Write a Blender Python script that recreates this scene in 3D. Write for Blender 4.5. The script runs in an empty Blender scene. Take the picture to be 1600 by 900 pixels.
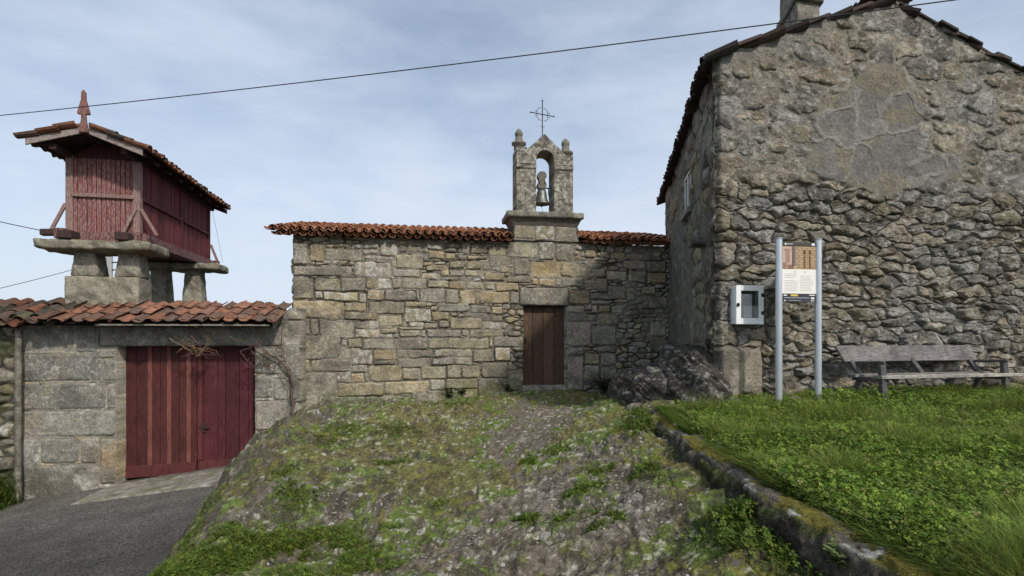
import bpy, bmesh, math, random
import numpy as np
from mathutils import Vector, Matrix, noise as mnoise
random.seed(7)
RNG = np.random.default_rng(7)
SC = bpy.context.scene
COL = SC.collection
EYE = 1.6
F = 800.0
f32 = np.float32
Z3 = np.array((0, 0, 1.0))

# ------------------------------------------------------------------ noise
def _h(ix, iy, iz, s):
    h = (ix.astype(np.uint32) * np.uint32(374761393) + iy.astype(np.uint32) * np.uint32(668265263)
         + iz.astype(np.uint32) * np.uint32(2246822519) + np.uint32((s * 974711 + 12345) & 0xffffffff))
    h = (h ^ (h >> np.uint32(13))) * np.uint32(1274126177)
    h = (h ^ (h >> np.uint32(16))) * np.uint32(2654435761)
    h ^= h >> np.uint32(15)
    return h.astype(np.float64) / 4294967295.0

def vn(x, y, s=0, z=None):
    x = np.asarray(x, float); y = np.asarray(y, float)
    ix = np.floor(x).astype(np.int64); iy = np.floor(y).astype(np.int64)
    fx = x - ix; fy = y - iy
    fx = fx * fx * (3 - 2 * fx); fy = fy * fy * (3 - 2 * fy)
    o = np.zeros_like(ix)
    a = _h(ix, iy, o, s); b = _h(ix + 1, iy, o, s); c = _h(ix, iy + 1, o, s); d = _h(ix + 1, iy + 1, o, s)
    return (a + (b - a) * fx) * (1 - fy) + (c + (d - c) * fx) * fy

def fbm(x, y, s=0, o=4, g=0.5):
    t = 0; a = 1.0; w = 0
    for k in range(o):
        t = t + a * vn(x * 2 ** k + 17.3 * k, y * 2 ** k - 9.1 * k, s + k); w += a; a *= g
    return t / w

def ss(a, b, x):
    t = np.clip((np.asarray(x, float) - a) / (b - a), 0, 1)
    return t * t * (3 - 2 * t)

def mix(a, b, t):
    return a + (b - a) * t

def cmix(c, col, t):
    return c + (np.array(col)[None, :] - c) * np.asarray(t)[:, None]

# ------------------------------------------------------------------ picture geometry
def P(px, py, Y):
    return Vector(((px - 800) / F * Y, Y, EYE + (525 - py) / F * Y))

class Plane:
    """an upright plane: origin (x,y), horizontal direction, facing normal"""
    def __init__(s, o, d):
        s.o = np.array(o, float); d = np.array(d, float); s.d = d / np.linalg.norm(d)
        s.n = np.array((s.d[1], -s.d[0]))
    def u(s, px, off=0.0):
        k = (px - 800) / F
        ox, oy = s.o + s.n * off
        return (k * oy - ox) / (s.d[0] - k * s.d[1])
    def uv(s, px, py, off=0.0):
        u = s.u(px, off); y = (s.o + s.n * off + s.d * u)[1]
        return u, EYE + (525 - py) / F * y
    def p(s, u, z, off=0.0):
        q = s.o + s.d * u + s.n * off
        return Vector((q[0], q[1], z))

CH = Plane((-4.70, 11.0), (8.42, 1.3))           # chapel front
GA = Plane((-9.42, 9.79), (8.42, 1.3))           # gate wall
HF = Plane((2.862, 7.2), (0.987, 0.158))         # house front
HS_FAR = np.array((3.93, 13.0)); HS_NEAR = np.array((2.862, 7.2))
HS = Plane(HS_FAR, HS_NEAR - HS_FAR)             # house side (u from far to near)
HSL = float(np.linalg.norm(HS_NEAR - HS_FAR))

# ------------------------------------------------------------------ materials
MATS = {}
def mat(name, base=(.5, .5, .5), attr=False, rough=.9, mul=(), blot=(), bump=(), metal=0.0, spec=.3, coat=0):
    if name in MATS: return MATS[name]
    m = bpy.data.materials.new(name); m.use_nodes = True
    nt = m.node_tree; N = nt.nodes; L = nt.links
    b = N['Principled BSDF']
    b.inputs['Roughness'].default_value = rough; b.inputs['Metallic'].default_value = metal
    b.inputs['Specular IOR Level'].default_value = spec
    tc = N.new('ShaderNodeTexCoord')
    def noise(scale, detail=3, vec=(1, 1, 1), rg=.55):
        mp = N.new('ShaderNodeMapping'); mp.inputs['Scale'].default_value = vec
        L.new(tc.outputs['Object'], mp.inputs['Vector'])
        n = N.new('ShaderNodeTexNoise'); n.inputs['Scale'].default_value = scale; n.inputs['Detail'].default_value = detail
        n.inputs['Roughness'].default_value = rg
        L.new(mp.outputs['Vector'], n.inputs['Vector']); return n.outputs['Fac']
    def rng(sock, a, c, lo, hi):
        r = N.new('ShaderNodeMapRange'); r.inputs['From Min'].default_value = a; r.inputs['From Max'].default_value = c
        r.inputs['To Min'].default_value = lo; r.inputs['To Max'].default_value = hi
        L.new(sock, r.inputs['Value']); return r.outputs['Result']
    if attr:
        a = N.new('ShaderNodeAttribute'); a.attribute_name = 'Col'; col = a.outputs['Color']
    else:
        a = N.new('ShaderNodeRGB'); a.outputs[0].default_value = (*base, 1); col = a.outputs[0]
    for t in mul:
        scale, lo, hi = t[:3]; vec = t[3] if len(t) > 3 else (1, 1, 1)
        f = rng(noise(scale, 4, vec), .3, .7, lo, hi)
        x = N.new('ShaderNodeVectorMath'); x.operation = 'SCALE'
        L.new(col, x.inputs[0]); L.new(f, x.inputs['Scale']); col = x.outputs[0]
    for t in blot:
        scale, a0, a1, c, amt = t[:5]; vec = t[5] if len(t) > 5 else (1, 1, 1)
        f = rng(noise(scale, 5, vec), a0, a1, 0, amt)
        x = N.new('ShaderNodeMix'); x.data_type = 'RGBA'
        L.new(f, x.inputs['Factor']); L.new(col, x.inputs[6]); x.inputs[7].default_value = (*c, 1); col = x.outputs[2]
    L.new(col, b.inputs['Base Color'])
    prev = None
    for t in bump:
        scale, dist = t[:2]; vec = t[2] if len(t) > 2 else (1, 1, 1)
        bp = N.new('ShaderNodeBump'); bp.inputs['Distance'].default_value = dist; bp.inputs['Strength'].default_value = 1
        L.new(noise(scale, 5, vec, .65), bp.inputs['Height'])
        if prev: L.new(prev, bp.inputs['Normal'])
        prev = bp.outputs['Normal']
    if prev: L.new(prev, b.inputs['Normal'])
    MATS[name] = m
    return m

M_STONE = lambda: mat('granite', attr=True, rough=.95, spec=.15, mul=((130, .50, 1.5), (28, .70, 1.3), (3.0, .86, 1.14)),
                      blot=((24, .62, .69, (.44, .43, .37), .65), (45, .62, .69, (.055, .050, .040), .65)), bump=((90, .010), (25, .014)))
M_RUBBLE = lambda: mat('rubble', attr=True, rough=.95, spec=.15, mul=((140, .62, 1.4), (30, .70, 1.3), (7, .8, 1.2)),
                       blot=((36, .65, .72, (.40, .39, .34), .5), (30, .62, .72, (.05, .045, .035), .6)), bump=((70, .016), (22, .022)))
M_ROCK = lambda: mat('bedrock', attr=True, rough=.97, spec=.1, mul=((95, .6, 1.45), (32, .72, 1.3)),
                     blot=((48, .63, .69, (.34, .33, .30), .6), (60, .62, .70, (.035, .03, .022), .7)), bump=((60, .022), (18, .03)))
M_TILE = lambda: mat('fired_clay', attr=True, rough=.92, spec=.15, mul=((60, .7, 1.3), (14, .72, 1.25)),
                     blot=((26, .58, .70, (.055, .05, .045), .7), (40, .64, .72, (.30, .28, .22), .45)), bump=((80, .006),))
def M_LEAF():
    if 'leaf' in MATS: return MATS['leaf']
    m = mat('leaf', attr=True, rough=.6, spec=.2); nt = m.node_tree; N = nt.nodes; L = nt.links
    t = N.new('ShaderNodeBsdfTranslucent'); x = N.new('ShaderNodeMixShader'); x.inputs[0].default_value = .28
    a = [n for n in N if n.type == 'ATTRIBUTE'][0]; L.new(a.outputs['Color'], t.inputs['Color'])
    L.new(N['Principled BSDF'].outputs[0], x.inputs[1]); L.new(t.outputs[0], x.inputs[2]); L.new(x.outputs[0], N['Material Output'].inputs['Surface'])
    return m

# ------------------------------------------------------------------ object helpers
def tag(o, label=None, cat=None, group=None, kind=None):
    if label: o['label'] = label
    if cat: o['category'] = cat
    if group: o['group'] = group
    if kind: o['kind'] = kind
    return o

def link(o, parent=None):
    COL.objects.link(o)
    if parent is not None:
        o.parent = parent
        m = Matrix.Identity(4); q = parent
        while q is not None:
            if q.type == 'EMPTY': m = Matrix.Translation(-Vector(q.location)) @ m
            q = q.parent
        if parent.type == 'EMPTY': o.matrix_parent_inverse = m
    return o

def thing(name, loc, label, cat, group=None):
    o = bpy.data.objects.new(name, None); o.location = loc; o.empty_display_size = .2
    COL.objects.link(o); return tag(o, label, cat, group)

def np_mesh(name, v, faces, cols=None, m=None, parent=None, smooth=False):
    """faces: array (M,3) or (M,4), or a list of such arrays"""
    if not isinstance(faces, list): faces = [faces]
    faces = [np.asarray(f, np.int64) for f in faces if len(f)]
    me = bpy.data.meshes.new(name)
    v = np.asarray(v, f32)
    me.vertices.add(len(v)); me.vertices.foreach_set('co', v.ravel())
    nl = sum(f.size for f in faces); nf = sum(len(f) for f in faces)
    me.loops.add(nl); me.loops.foreach_set('vertex_index', np.concatenate([f.ravel() for f in faces]).astype(np.int32))
    tot = np.concatenate([np.full(len(f), f.shape[1], np.int32) for f in faces])
    st = np.concatenate(([0], np.cumsum(tot)[:-1])).astype(np.int32)
    me.polygons.add(nf); me.polygons.foreach_set('loop_start', st)
    me.polygons.foreach_set('use_smooth', np.full(nf, smooth, bool))
    me.update(calc_edges=True)
    if cols is not None:
        a = me.color_attributes.new('Col', 'FLOAT_COLOR', 'POINT')
        c = np.ones((len(v), 4), f32); c[:, :3] = np.clip(cols, 0, 1); a.data.foreach_set('color', c.ravel())
    me.validate()
    o = bpy.data.objects.new(name, me)
    if m: me.materials.append(m)
    return link(o, parent)

class MB:
    """collects boxes, bars, tubes into one mesh"""
    def __init__(s): s.v = []; s.f = []; s.c = []; s.cc = (.5, .5, .5)
    def color(s, c): s.cc = c; return s
    def add(s, vs, fs):
        b = len(s.v); s.v += [tuple(x) for x in vs]; s.c += [s.cc] * len(vs)
        s.f += [tuple(i + b for i in f) for f in fs]; return s
    def hexa(s, c8):
        return s.add(c8, [(0, 3, 2, 1), (4, 5, 6, 7), (0, 1, 5, 4), (1, 2, 6, 5), (2, 3, 7, 6), (3, 0, 4, 7)])
    def box(s, o, ax, ay, az):
        """o corner + three edge vectors"""
        o, ax, ay, az = map(Vector, (o, ax, ay, az))
        return s.hexa([o, o + ax, o + ax + ay, o + ay, o + az, o + ax + az, o + ax + ay + az, o + ay + az])
    def bar(s, p, q, w, h, up=(0, 0, 1)):
        p, q = Vector(p), Vector(q); d = (q - p).normalized(); up = Vector(up)
        x = d.cross(up)
        if x.length < 1e-4: x = d.cross(Vector((1, 0, 0)))
        x.normalize(); y = x.cross(d).normalized()
        return s.box(p - x * w / 2 - y * h / 2, x * w, (q - p), y * h)
    def tube(s, pts, r, n=8, cap=True):
        pts = [Vector(p) for p in pts]; rs = r if isinstance(r, (list, tuple)) else [r] * len(pts)
        vs = []; fs = []
        ref = None
        for i, p in enumerate(pts):
            d = (pts[min(i + 1, len(pts) - 1)] - pts[max(i - 1, 0)]).normalized()
            if ref is None: ref = Vector((0, 0, 1)) if abs(d.z) < .9 else Vector((1, 0, 0))
            x = d.cross(ref).normalized(); y = d.cross(x).normalized(); ref = -y if abs(d.dot(ref)) > .99 else ref
            for k in range(n):
                a = 2 * math.pi * k / n
                vs.append(p + (x * math.cos(a) + y * math.sin(a)) * rs[i])
        for i in range(len(pts) - 1):
            for k in range(n):
                fs.append((i * n + k, i * n + (k + 1) % n, (i + 1) * n + (k + 1) % n, (i + 1) * n + k))
        if cap:
            fs.append(tuple(range(n - 1, -1, -1))); fs.append(tuple((len(pts) - 1) * n + k for k in range(n)))
        return s.add(vs, fs)
    def lathe(s, c, prof, n=20):
        c = Vector(c); vs = []; fs = []
        for r, z in prof:
            for k in range(n):
                a = 2 * math.pi * k / n; vs.append(c + Vector((r * math.cos(a), r * math.sin(a), z)))
        for i in range(len(prof) - 1):
            for k in range(n):
                fs.append((i * n + k, i * n + (k + 1) % n, (i + 1) * n + (k + 1) % n, (i + 1) * n + k))
        fs.append(tuple(range(n - 1, -1, -1))); fs.append(tuple((len(prof) - 1) * n + k for k in range(n)))
        return s.add(vs, fs)
    def build(s, name, m, parent=None, bevel=0.0, smooth=False):
        me = bpy.data.meshes.new(name); me.from_pydata(s.v, [], s.f); me.update()
        a = me.color_attributes.new('Col', 'FLOAT_COLOR', 'POINT')
        c = np.ones((len(s.v), 4), f32); c[:, :3] = np.array(s.c); a.data.foreach_set('color', c.ravel())
        bm = bmesh.new(); bm.from_mesh(me); bmesh.ops.recalc_face_normals(bm, faces=bm.faces)
        if bevel > 0:
            bmesh.ops.bevel(bm, geom=[e for e in bm.edges if len(e.link_faces) == 2 and e.calc_face_angle(0) > .6],
                            offset=bevel, segments=1, affect='EDGES', clamp_overlap=True)
        bm.to_mesh(me); bm.free()
        if smooth: me.polygons.foreach_set('use_smooth', np.ones(len(me.polygons), bool))
        me.materials.append(m)
        return link(bpy.data.objects.new(name, me), parent)

def rough_block(name, o, ax, ay, az, m, parent=None, r=.05, amp=.02, step=.05, col=(.27, .25, .21), taper=0.0, fr=6.0, seed=0, lichen=.5):
    """a weathered stone: box given by corner and three edges, rounded, worn by noise"""
    o, ax, ay, az = map(Vector, (o, ax, ay, az))
    L = (ax.length, ay.length, az.length); ex, ey, ez = ax / L[0], ay / L[1], az / L[2]
    cen = o + (ax + ay + az) / 2
    vs = []; fs = []; idx = {}
    n = [max(2, min(60, int(round(l / step)))) for l in L]
    def vert(i, j, k):
        key = (i, j, k)
        if key not in idx:
            idx[key] = len(vs); vs.append(((i / n[0] - .5) * L[0], (j / n[1] - .5) * L[1], (k / n[2] - .5) * L[2]))
        return idx[key]
    for a, b, c in ((0, 1, 2), (1, 2, 0), (2, 0, 1)):
        for side in (0, n[c]):
            for i in range(n[a]):
                for j in range(n[b]):
                    q = []
                    for di, dj in ((0, 0), (1, 0), (1, 1), (0, 1)):
                        t = [0, 0, 0]; t[a] = i + di; t[b] = j + dj; t[c] = side; q.append(vert(*t))
                    fs.append(q if side else q[::-1])
    V = np.array(vs); h = np.array(L) / 2
    inner = np.clip(V, -(h - r), h - r); d = V - inner; ln = np.linalg.norm(d, axis=1, keepdims=True); ln[ln < 1e-9] = 1
    N = d / ln; V = inner + N * r
    if taper: V[:, :2] *= (1 - taper * (V[:, 2:3] / L[2] + .5))
    w = V[:, 0:1] * np.array(ex) + V[:, 1:2] * np.array(ey) + V[:, 2:3] * np.array(ez) + np.array(cen)
    nz = fbm(w[:, 0] * fr + w[:, 2] * fr * .9 + seed, w[:, 1] * fr - w[:, 2] * fr * .8, seed, 4) - .5
    Nw = N[:, 0:1] * np.array(ex) + N[:, 1:2] * np.array(ey) + N[:, 2:3] * np.array(ez)
    w = w + Nw * (nz * amp * 2)[:, None]
    c = np.repeat(np.array(col)[None], len(w), 0) * (1 + (fbm(w[:, 0] * 9 + w[:, 2] * 7, w[:, 1] * 9 - w[:, 2] * 6, seed + 5) - .5)[:, None] * 1.2)
    c = cmix(c, (.085, .08, .06), ss(.55, .68, fbm(w[:, 0] * 5 + w[:, 2] * 6, w[:, 1] * 5 - w[:, 2] * 4, seed + 25)) * .6)
    c = cmix(c, (.34, .34, .29), ss(.60, .72, fbm(w[:, 0] * 14 + w[:, 2] * 11, w[:, 1] * 14 - w[:, 2] * 9, seed + 9)) * lichen)
    c = cmix(c, (.13, .125, .035), ss(.5, .62, fbm(w[:, 0] * 5 + w[:, 2] * 4, w[:, 1] * 5 - w[:, 2] * 6, seed + 19)) * ss(.3, .8, Nw[:, 2]) * .4)
    return np_mesh(name, w, np.array(fs), c, m, parent, smooth=True)

def grid_wall(name, pl, u0, u1, z0, z1, res, fn, m, parent=None, mask=None, depth=.3, back=False, bdir=None, smooth=True):
    nu = max(2, int((u1 - u0) / res) + 1); nv = max(2, int((z1 - z0) / res) + 1)
    us = np.linspace(u0, u1, nu); vs = np.linspace(z0, z1, nv)
    U, V = np.meshgrid(us, vs); U = U.ravel(); V = V.ravel()
    disp, col = fn(us, vs, U, V)
    n3 = np.array((pl.n[0], pl.n[1], 0)); b3 = -n3 if bdir is None else np.array((bdir[0], bdir[1], 0)) / np.hypot(bdir[0], bdir[1]); d3 = np.array((pl.d[0], pl.d[1], 0)); o3 = np.array((pl.o[0], pl.o[1], 0))
    pos = o3 + U[:, None] * d3 + V[:, None] * Z3 + disp[:, None] * n3
    i = np.arange(nu - 1)[None] + np.arange(nv - 1)[:, None] * nu; i = i.ravel()
    q = np.stack((i, i + 1, i + nu + 1, i + nu), 1)
    if mask is not None:
        k = mask((U[q[:, 0]] + U[q[:, 2]]) / 2, (V[q[:, 0]] + V[q[:, 2]]) / 2); q = q[k]
    e = np.concatenate((q[:, [0, 1]], q[:, [1, 2]], q[:, [2, 3]], q[:, [3, 0]]))
    key = np.sort(e, 1); key = key[:, 0] * (nu * nv) + key[:, 1]
    _, inv, cnt = np.unique(key, return_inverse=True, return_counts=True)
    be = e[cnt[inv] == 1]
    bu = np.unique(be); mp = np.full(nu * nv, -1, np.int64); nb = len(pos)
    mp[bu] = nb + np.arange(len(bu))
    bp = o3 + U[bu, None] * d3 + V[bu, None] * Z3 + depth * b3
    pos = np.concatenate((pos, bp)); col = np.concatenate((col, col[bu]))
    side = np.stack((be[:, 1], be[:, 0], mp[be[:, 0]], mp[be[:, 1]]), 1)
    fs = [q, side]
    if back:
        used = np.unique(q); m2 = np.full(nu * nv, -1, np.int64); m2[used] = len(pos) + np.arange(len(used))
        bp = o3 + U[used, None] * d3 + V[used, None] * Z3 - (depth + .001) * n3
        pos = np.concatenate((pos, bp)); col = np.concatenate((col, col[used])); fs.append(m2[q][:, ::-1])
    allf = np.concatenate(fs); used = np.unique(allf); re = np.full(len(pos), -1, np.int64); re[used] = np.arange(len(used))
    return np_mesh(name, pos[used], re[allf], col[used], m, parent, smooth=smooth)

# ------------------------------------------------------------------ masonry patterns
PAL = np.array((1.18, 1.12, 1.02)) * np.array(((.265, .245, .19), (.24, .225, .18), (.225, .215, .185), (.285, .255, .18), (.255, .235, .195), (.20, .19, .16), (.28, .235, .165), (.255, .25, .215)))
def rect_layer(us, vs, U, V, rects, seed=0, joint=.007, wob=.014):
    """sdf (positive inside a stone) and stone id for hand-placed blocks"""
    nu, nv = len(us), len(vs)
    wu = U + (fbm(U * 5, V * 5, seed + 1, 3) - .5) * wob * 2.4; wv = V + (fbm(U * 5, V * 5, seed + 2, 3) - .5) * wob * 2.4
    wu = wu.reshape(nv, nu); wv = wv.reshape(nv, nu)
    D = np.full((nv, nu), -1.0); I = np.full((nv, nu), -1, np.int64)
    rg = np.random.default_rng(seed + 3)
    for k, (a, b, c, d) in enumerate(rects):
        i0, i1 = np.searchsorted(us, (a - .06, c + .06)); j0, j1 = np.searchsorted(vs, (b - .06, d + .06))
        if i1 <= i0 or j1 <= j0: continue
        cx, cy = (a + c) / 2, (b + d) / 2; hx, hy = (c - a) / 2 - joint, (d - b) / 2 - joint
        r = min(hx, hy) * rg.uniform(.12, .4)
        th = rg.normal(0, .008)
        X = wu[j0:j1, i0:i1] - cx; Y = wv[j0:j1, i0:i1] - cy
        X, Y = X + Y * th, Y - X * th
        qx = np.abs(X) - hx + r; qy = np.abs(Y) - hy + r
        s = -(np.hypot(np.maximum(qx, 0), np.maximum(qy, 0)) + np.minimum(np.maximum(qx, qy), 0) - r)
        sl = D[j0:j1, i0:i1]; mk = s > sl
        sl[mk] = s[mk]; I[j0:j1, i0:i1][mk] = k
    return D.ravel(), I.ravel()

def voro_layer(us, vs, U, V, seeds, p=2.6, win=3.0):
    """seeds rows: u, v, ax, ay. returns edge distance (m), id"""
    nu, nv = len(us), len(vs)
    A = np.full((nv, nu), 1e9); B = np.full((nv, nu), 1e9); I = np.zeros((nv, nu), np.int64); S = np.ones((nv, nu))
    U2 = U.reshape(nv, nu); V2 = V.reshape(nv, nu)
    for k, (su, sv, ax, ay) in enumerate(seeds):
        i0, i1 = np.searchsorted(us, (su - ax * win, su + ax * win)); j0, j1 = np.searchsorted(vs, (sv - ay * win, sv + ay * win))
        i0 = max(0, i0 - 2); j0 = max(0, j0 - 2); i1 += 2; j1 += 2
        X = np.abs(U2[j0:j1, i0:i1] - su) / ax; Y = np.abs(V2[j0:j1, i0:i1] - sv) / ay
        if X.size == 0: continue
        d = (X ** p + Y ** p) ** (1 / p)
        a = A[j0:j1, i0:i1]; b = B[j0:j1, i0:i1]
        n1 = d < a
        b[...] = np.where(n1, a, np.minimum(b, d)); a[...] = np.where(n1, d, a)
        I[j0:j1, i0:i1][n1] = k; S[j0:j1, i0:i1][n1] = min(ax, ay)
    return ((np.minimum(B, 9) - np.minimum(A, 9)) * .5 * S).ravel(), I.ravel()

def row_seeds(u0, u1, v0, v1, w, h, rg, jit=.28, size=None):
    out = []; v = v0
    while v < v1 + h:
        hh = h * rg.uniform(.7, 1.35) * (size(v) if size else 1)
        u = u0 - rg.uniform(0, w)
        while u < u1 + w:
            ww = w * rg.uniform(.55, 1.6) * (size(v) if size else 1)
            s = rg.uniform(.8, 1.2)
            out.append((u + ww / 2 + rg.normal(0, jit * ww * .3), v + hh / 2 + rg.normal(0, jit * hh), ww / 2 * s, hh / 2 * s)); u += ww
        v += hh
    return out

def stone_shade(U, V, D, I, n, seed, edge=.03, rise=.03, dv=.014, tilt=.05, pal=PAL, white=.14):
    """displacement and colour of stones with edge distance D"""
    rg = np.random.default_rng(seed)
    n = max(n, 1)
    off = rg.normal(0, dv, n); tu = rg.normal(0, tilt, n); tv = rg.normal(0, tilt, n)
    base = pal[rg.integers(0, len(pal), n)] * rg.uniform(.72, 1.18, (n, 1))
    isw = rg.random(n) < white; th = rg.uniform(.46, .58, n)
    Ik = np.clip(I, 0, n - 1)
    cu = np.bincount(Ik, U, n) / np.maximum(np.bincount(Ik, minlength=n), 1); cv = np.bincount(Ik, V, n) / np.maximum(np.bincount(Ik, minlength=n), 1)
    h = ss(-.004, edge, D) * rise + np.clip(off[Ik] + tu[Ik] * (U - cu[Ik]) + tv[Ik] * (V - cv[Ik]), -.04, .05) * ss(0, edge, D)
    h += (fbm(U * 16, V * 16, seed + 4, 4) - .5) * .018 * ss(0, .02, D)
    c = base[Ik] * (1 + (fbm(U * 7 + Ik, V * 7, seed + 6, 3) - .5)[:, None] * .7)
    w = isw[Ik] * ss(th[Ik], th[Ik] + .06, fbm(U * 13, V * 13, seed + 7, 4)) * .75
    c = cmix(c, (.47, .46, .41), w)
    c = cmix(c, (.31, .26, .13), ss(.60, .72, fbm(U * 4, V * 4, seed + 8, 4)) * .25)
    c = cmix(c, (.40, .39, .34), ss(.60, .66, fbm(U * 21, V * 21, seed + 18, 4)) * ss(.40, .56, fbm(U * 2.1, V * 2.1, seed + 19, 3)) * .6)
    c = c * (.72 + .56 * fbm(U * 30, V * 30, seed + 20, 3))[:, None]
    c = cmix(c, (.10, .095, .08), ss(.56, .72, fbm(U * 2.2, V * 3.0, seed + 10, 4)) * .55)
    return h, c

# ================================================================== SETTING
def road_h(X, Y): return -2.78 + .12 * (X + 6.5) + .03 * (Y - 10)
def ray_road(px, py):
    kx = (px - 800) / F; kz = (525 - py) / F
    Y = (-2.78 + .78 - .3) / (kz - .12 * kx - .03)
    return kx * Y, Y, kz * Y
def pxh(px, py, Y): return ((px - 800) / F * Y, Y, (525 - py) / F * Y)

CTRL = [(1.75, 2.7, -1.56), (1.75, 3.5, -1.46), (1.7, 5, -1.27), (1.65, 7, -1.12), pxh(850, 610, 11.85), pxh(700, 900, 4.0), pxh(920, 900, 3.8),
        pxh(720, 621, 11.6), pxh(600, 634, 11.35), pxh(470, 652, 11.05), pxh(950, 632, 10), (0, 6.5, -1.63), pxh(1010, 615, 12.0), (2.3, 9.5, -1.15),
        pxh(446, 668, 10.2), (-2.0, 4.8, -2.0), (-1.3, 1.5, -2.05), (.8, .5, -1.95), (-3.2, 3.4, -2.2), (-2.6, 8, -1.76), (2.9, 5, -1.25), (2.9, 2, -1.5)]
for px, py, h in ((262, 900, -2.22), (285, 862, -2.22), (318, 808, -2.16), (345, 765, -2.10), (374, 724, -2.02), (419, 694, -1.94)):
    y = h / ((525 - py) / F); x = (px - 800) / F * y
    CTRL += [(x, y, h), (x - .38, y - .05, h - .60), (x - 1.1, y - .1, h - 1.3)]
CTRL += [(-5.9, 11.2, -2.7), (-5.3, 10.4, -2.5)]
CTRL = np.array(CTRL)
def tps_k(d2): return np.where(d2 < 1e-12, 0, .5 * d2 * np.log(np.maximum(d2, 1e-12)))
def tps_fit(c, reg=.004):
    n = len(c); d2 = ((c[:, None, :2] - c[None, :, :2]) ** 2).sum(-1)
    A = np.zeros((n + 3, n + 3)); A[:n, :n] = tps_k(d2) + reg * np.eye(n)
    A[:n, n] = 1; A[:n, n + 1:] = c[:, :2]; A[n:, :n] = A[:n, n:].T
    return np.linalg.solve(A, np.concatenate((c[:, 2], np.zeros(3))))
TW = tps_fit(CTRL)
def rock_base(X, Y):
    X = np.asarray(X, float); Y = np.asarray(Y, float)
    out = TW[-3] + TW[-2] * X + TW[-1] * Y
    for (cx, cy, _), w in zip(CTRL, TW): out = out + w * tps_k((X - cx) ** 2 + (Y - cy) ** 2)
    return out
def rock_z(X, Y):
    X = np.asarray(X, float); Y = np.asarray(Y, float)
    a = X * .97 + Y * .22; b = -X * .22 + Y * .97                   # foliation of the granite
    n = (fbm(a * .9, b * 1.7, 31, 4) - .5) * .20 + (fbm(a * 4, b * 8, 41, 4) - .5) * .075
    r = 1 - np.abs(fbm(a * 1.6, b * 3.4, 51, 3) - .5) * 2
    n -= ss(.86, .99, r) * .035
    bd = b * 1.9 + a * .35 + fbm(a * .9, b * .9, 57, 4) * 2.2; fr_ = bd - np.floor(bd)
    n += (fr_ - ss(.86, 1.0, fr_)) * .125 * ss(.40, .58, fbm(a * 1.1, b * 1.1, 58, 3))
    n += (fbm(X * 11, Y * 14, 59, 5) - .5) * .03
    n *= 1 - .55 * path_mask(X, Y)
    edge = ss(0, .5, 11.9 + X * .154 - .12 - Y)                  # calm next to the chapel
    return EYE + rock_base(X, Y) + n * (0.5 + .5 * edge + .55 * ss(-2.2, -4.0, X) * ss(.05, .35, edge))
def path_mask(X, Y):
    c = .75 - .10 * (11.5 - Y)
    return np.exp(-((X - c) / .9) ** 2) * ss(4.5, 7, Y)
def on_rock(px, py):
    for Y in np.arange(2.2, 12.2, .04):
        X = (px - 800) / F * Y
        if (525 - py) / F * Y <= float(rock_base(X, Y)): return X, Y
    return (px - 800) / F * 11.5, 11.5
MOSSY = [(*on_rock(px, py), r, a) for px, py, r, a in ((1170, 850, .42, .13), (960, 655, .9, .09), (600, 718, .45, -.13), (450, 760, .35, -.07), (900, 845, .5, -.09), (1010, 790, .35, -.06), (760, 880, .3, -.07),
         (840, 650, .7, -.07), (800, 700, .5, -.05), (520, 665, 1.0, .05), (700, 780, .6, .03), (1080, 760, .35, .06), (560, 800, .4, -.04), (380, 720, .35, -.06))]
def rock_masks(X, Y):
    n1 = fbm(X * 1.0, Y * 1.0, 61, 4); n2 = fbm(X * 4.5, Y * 3.6, 62, 4); n3 = fbm(X * 17, Y * 13, 63, 4)
    bias = .025 * ss(.6, -1.8, X) + .06 * ss(.9, 1.5, X) - .035 * path_mask(X, Y) + .035 + .03 * ss(9, 11, Y) - .05 * np.exp(-((X - .5) / .8) ** 2 - ((Y - 4.0) / 1.0) ** 2)
    for cx, cy, r, a_ in MOSSY: bias = bias + a_ * np.exp(-((X - cx) ** 2 + (Y - cy) ** 2) / r ** 2)
    m = .34 * n1 + .34 * n2 + .32 * n3 + bias
    return ss(.478, .552, m) * .97, n1, n2, n3

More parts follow.
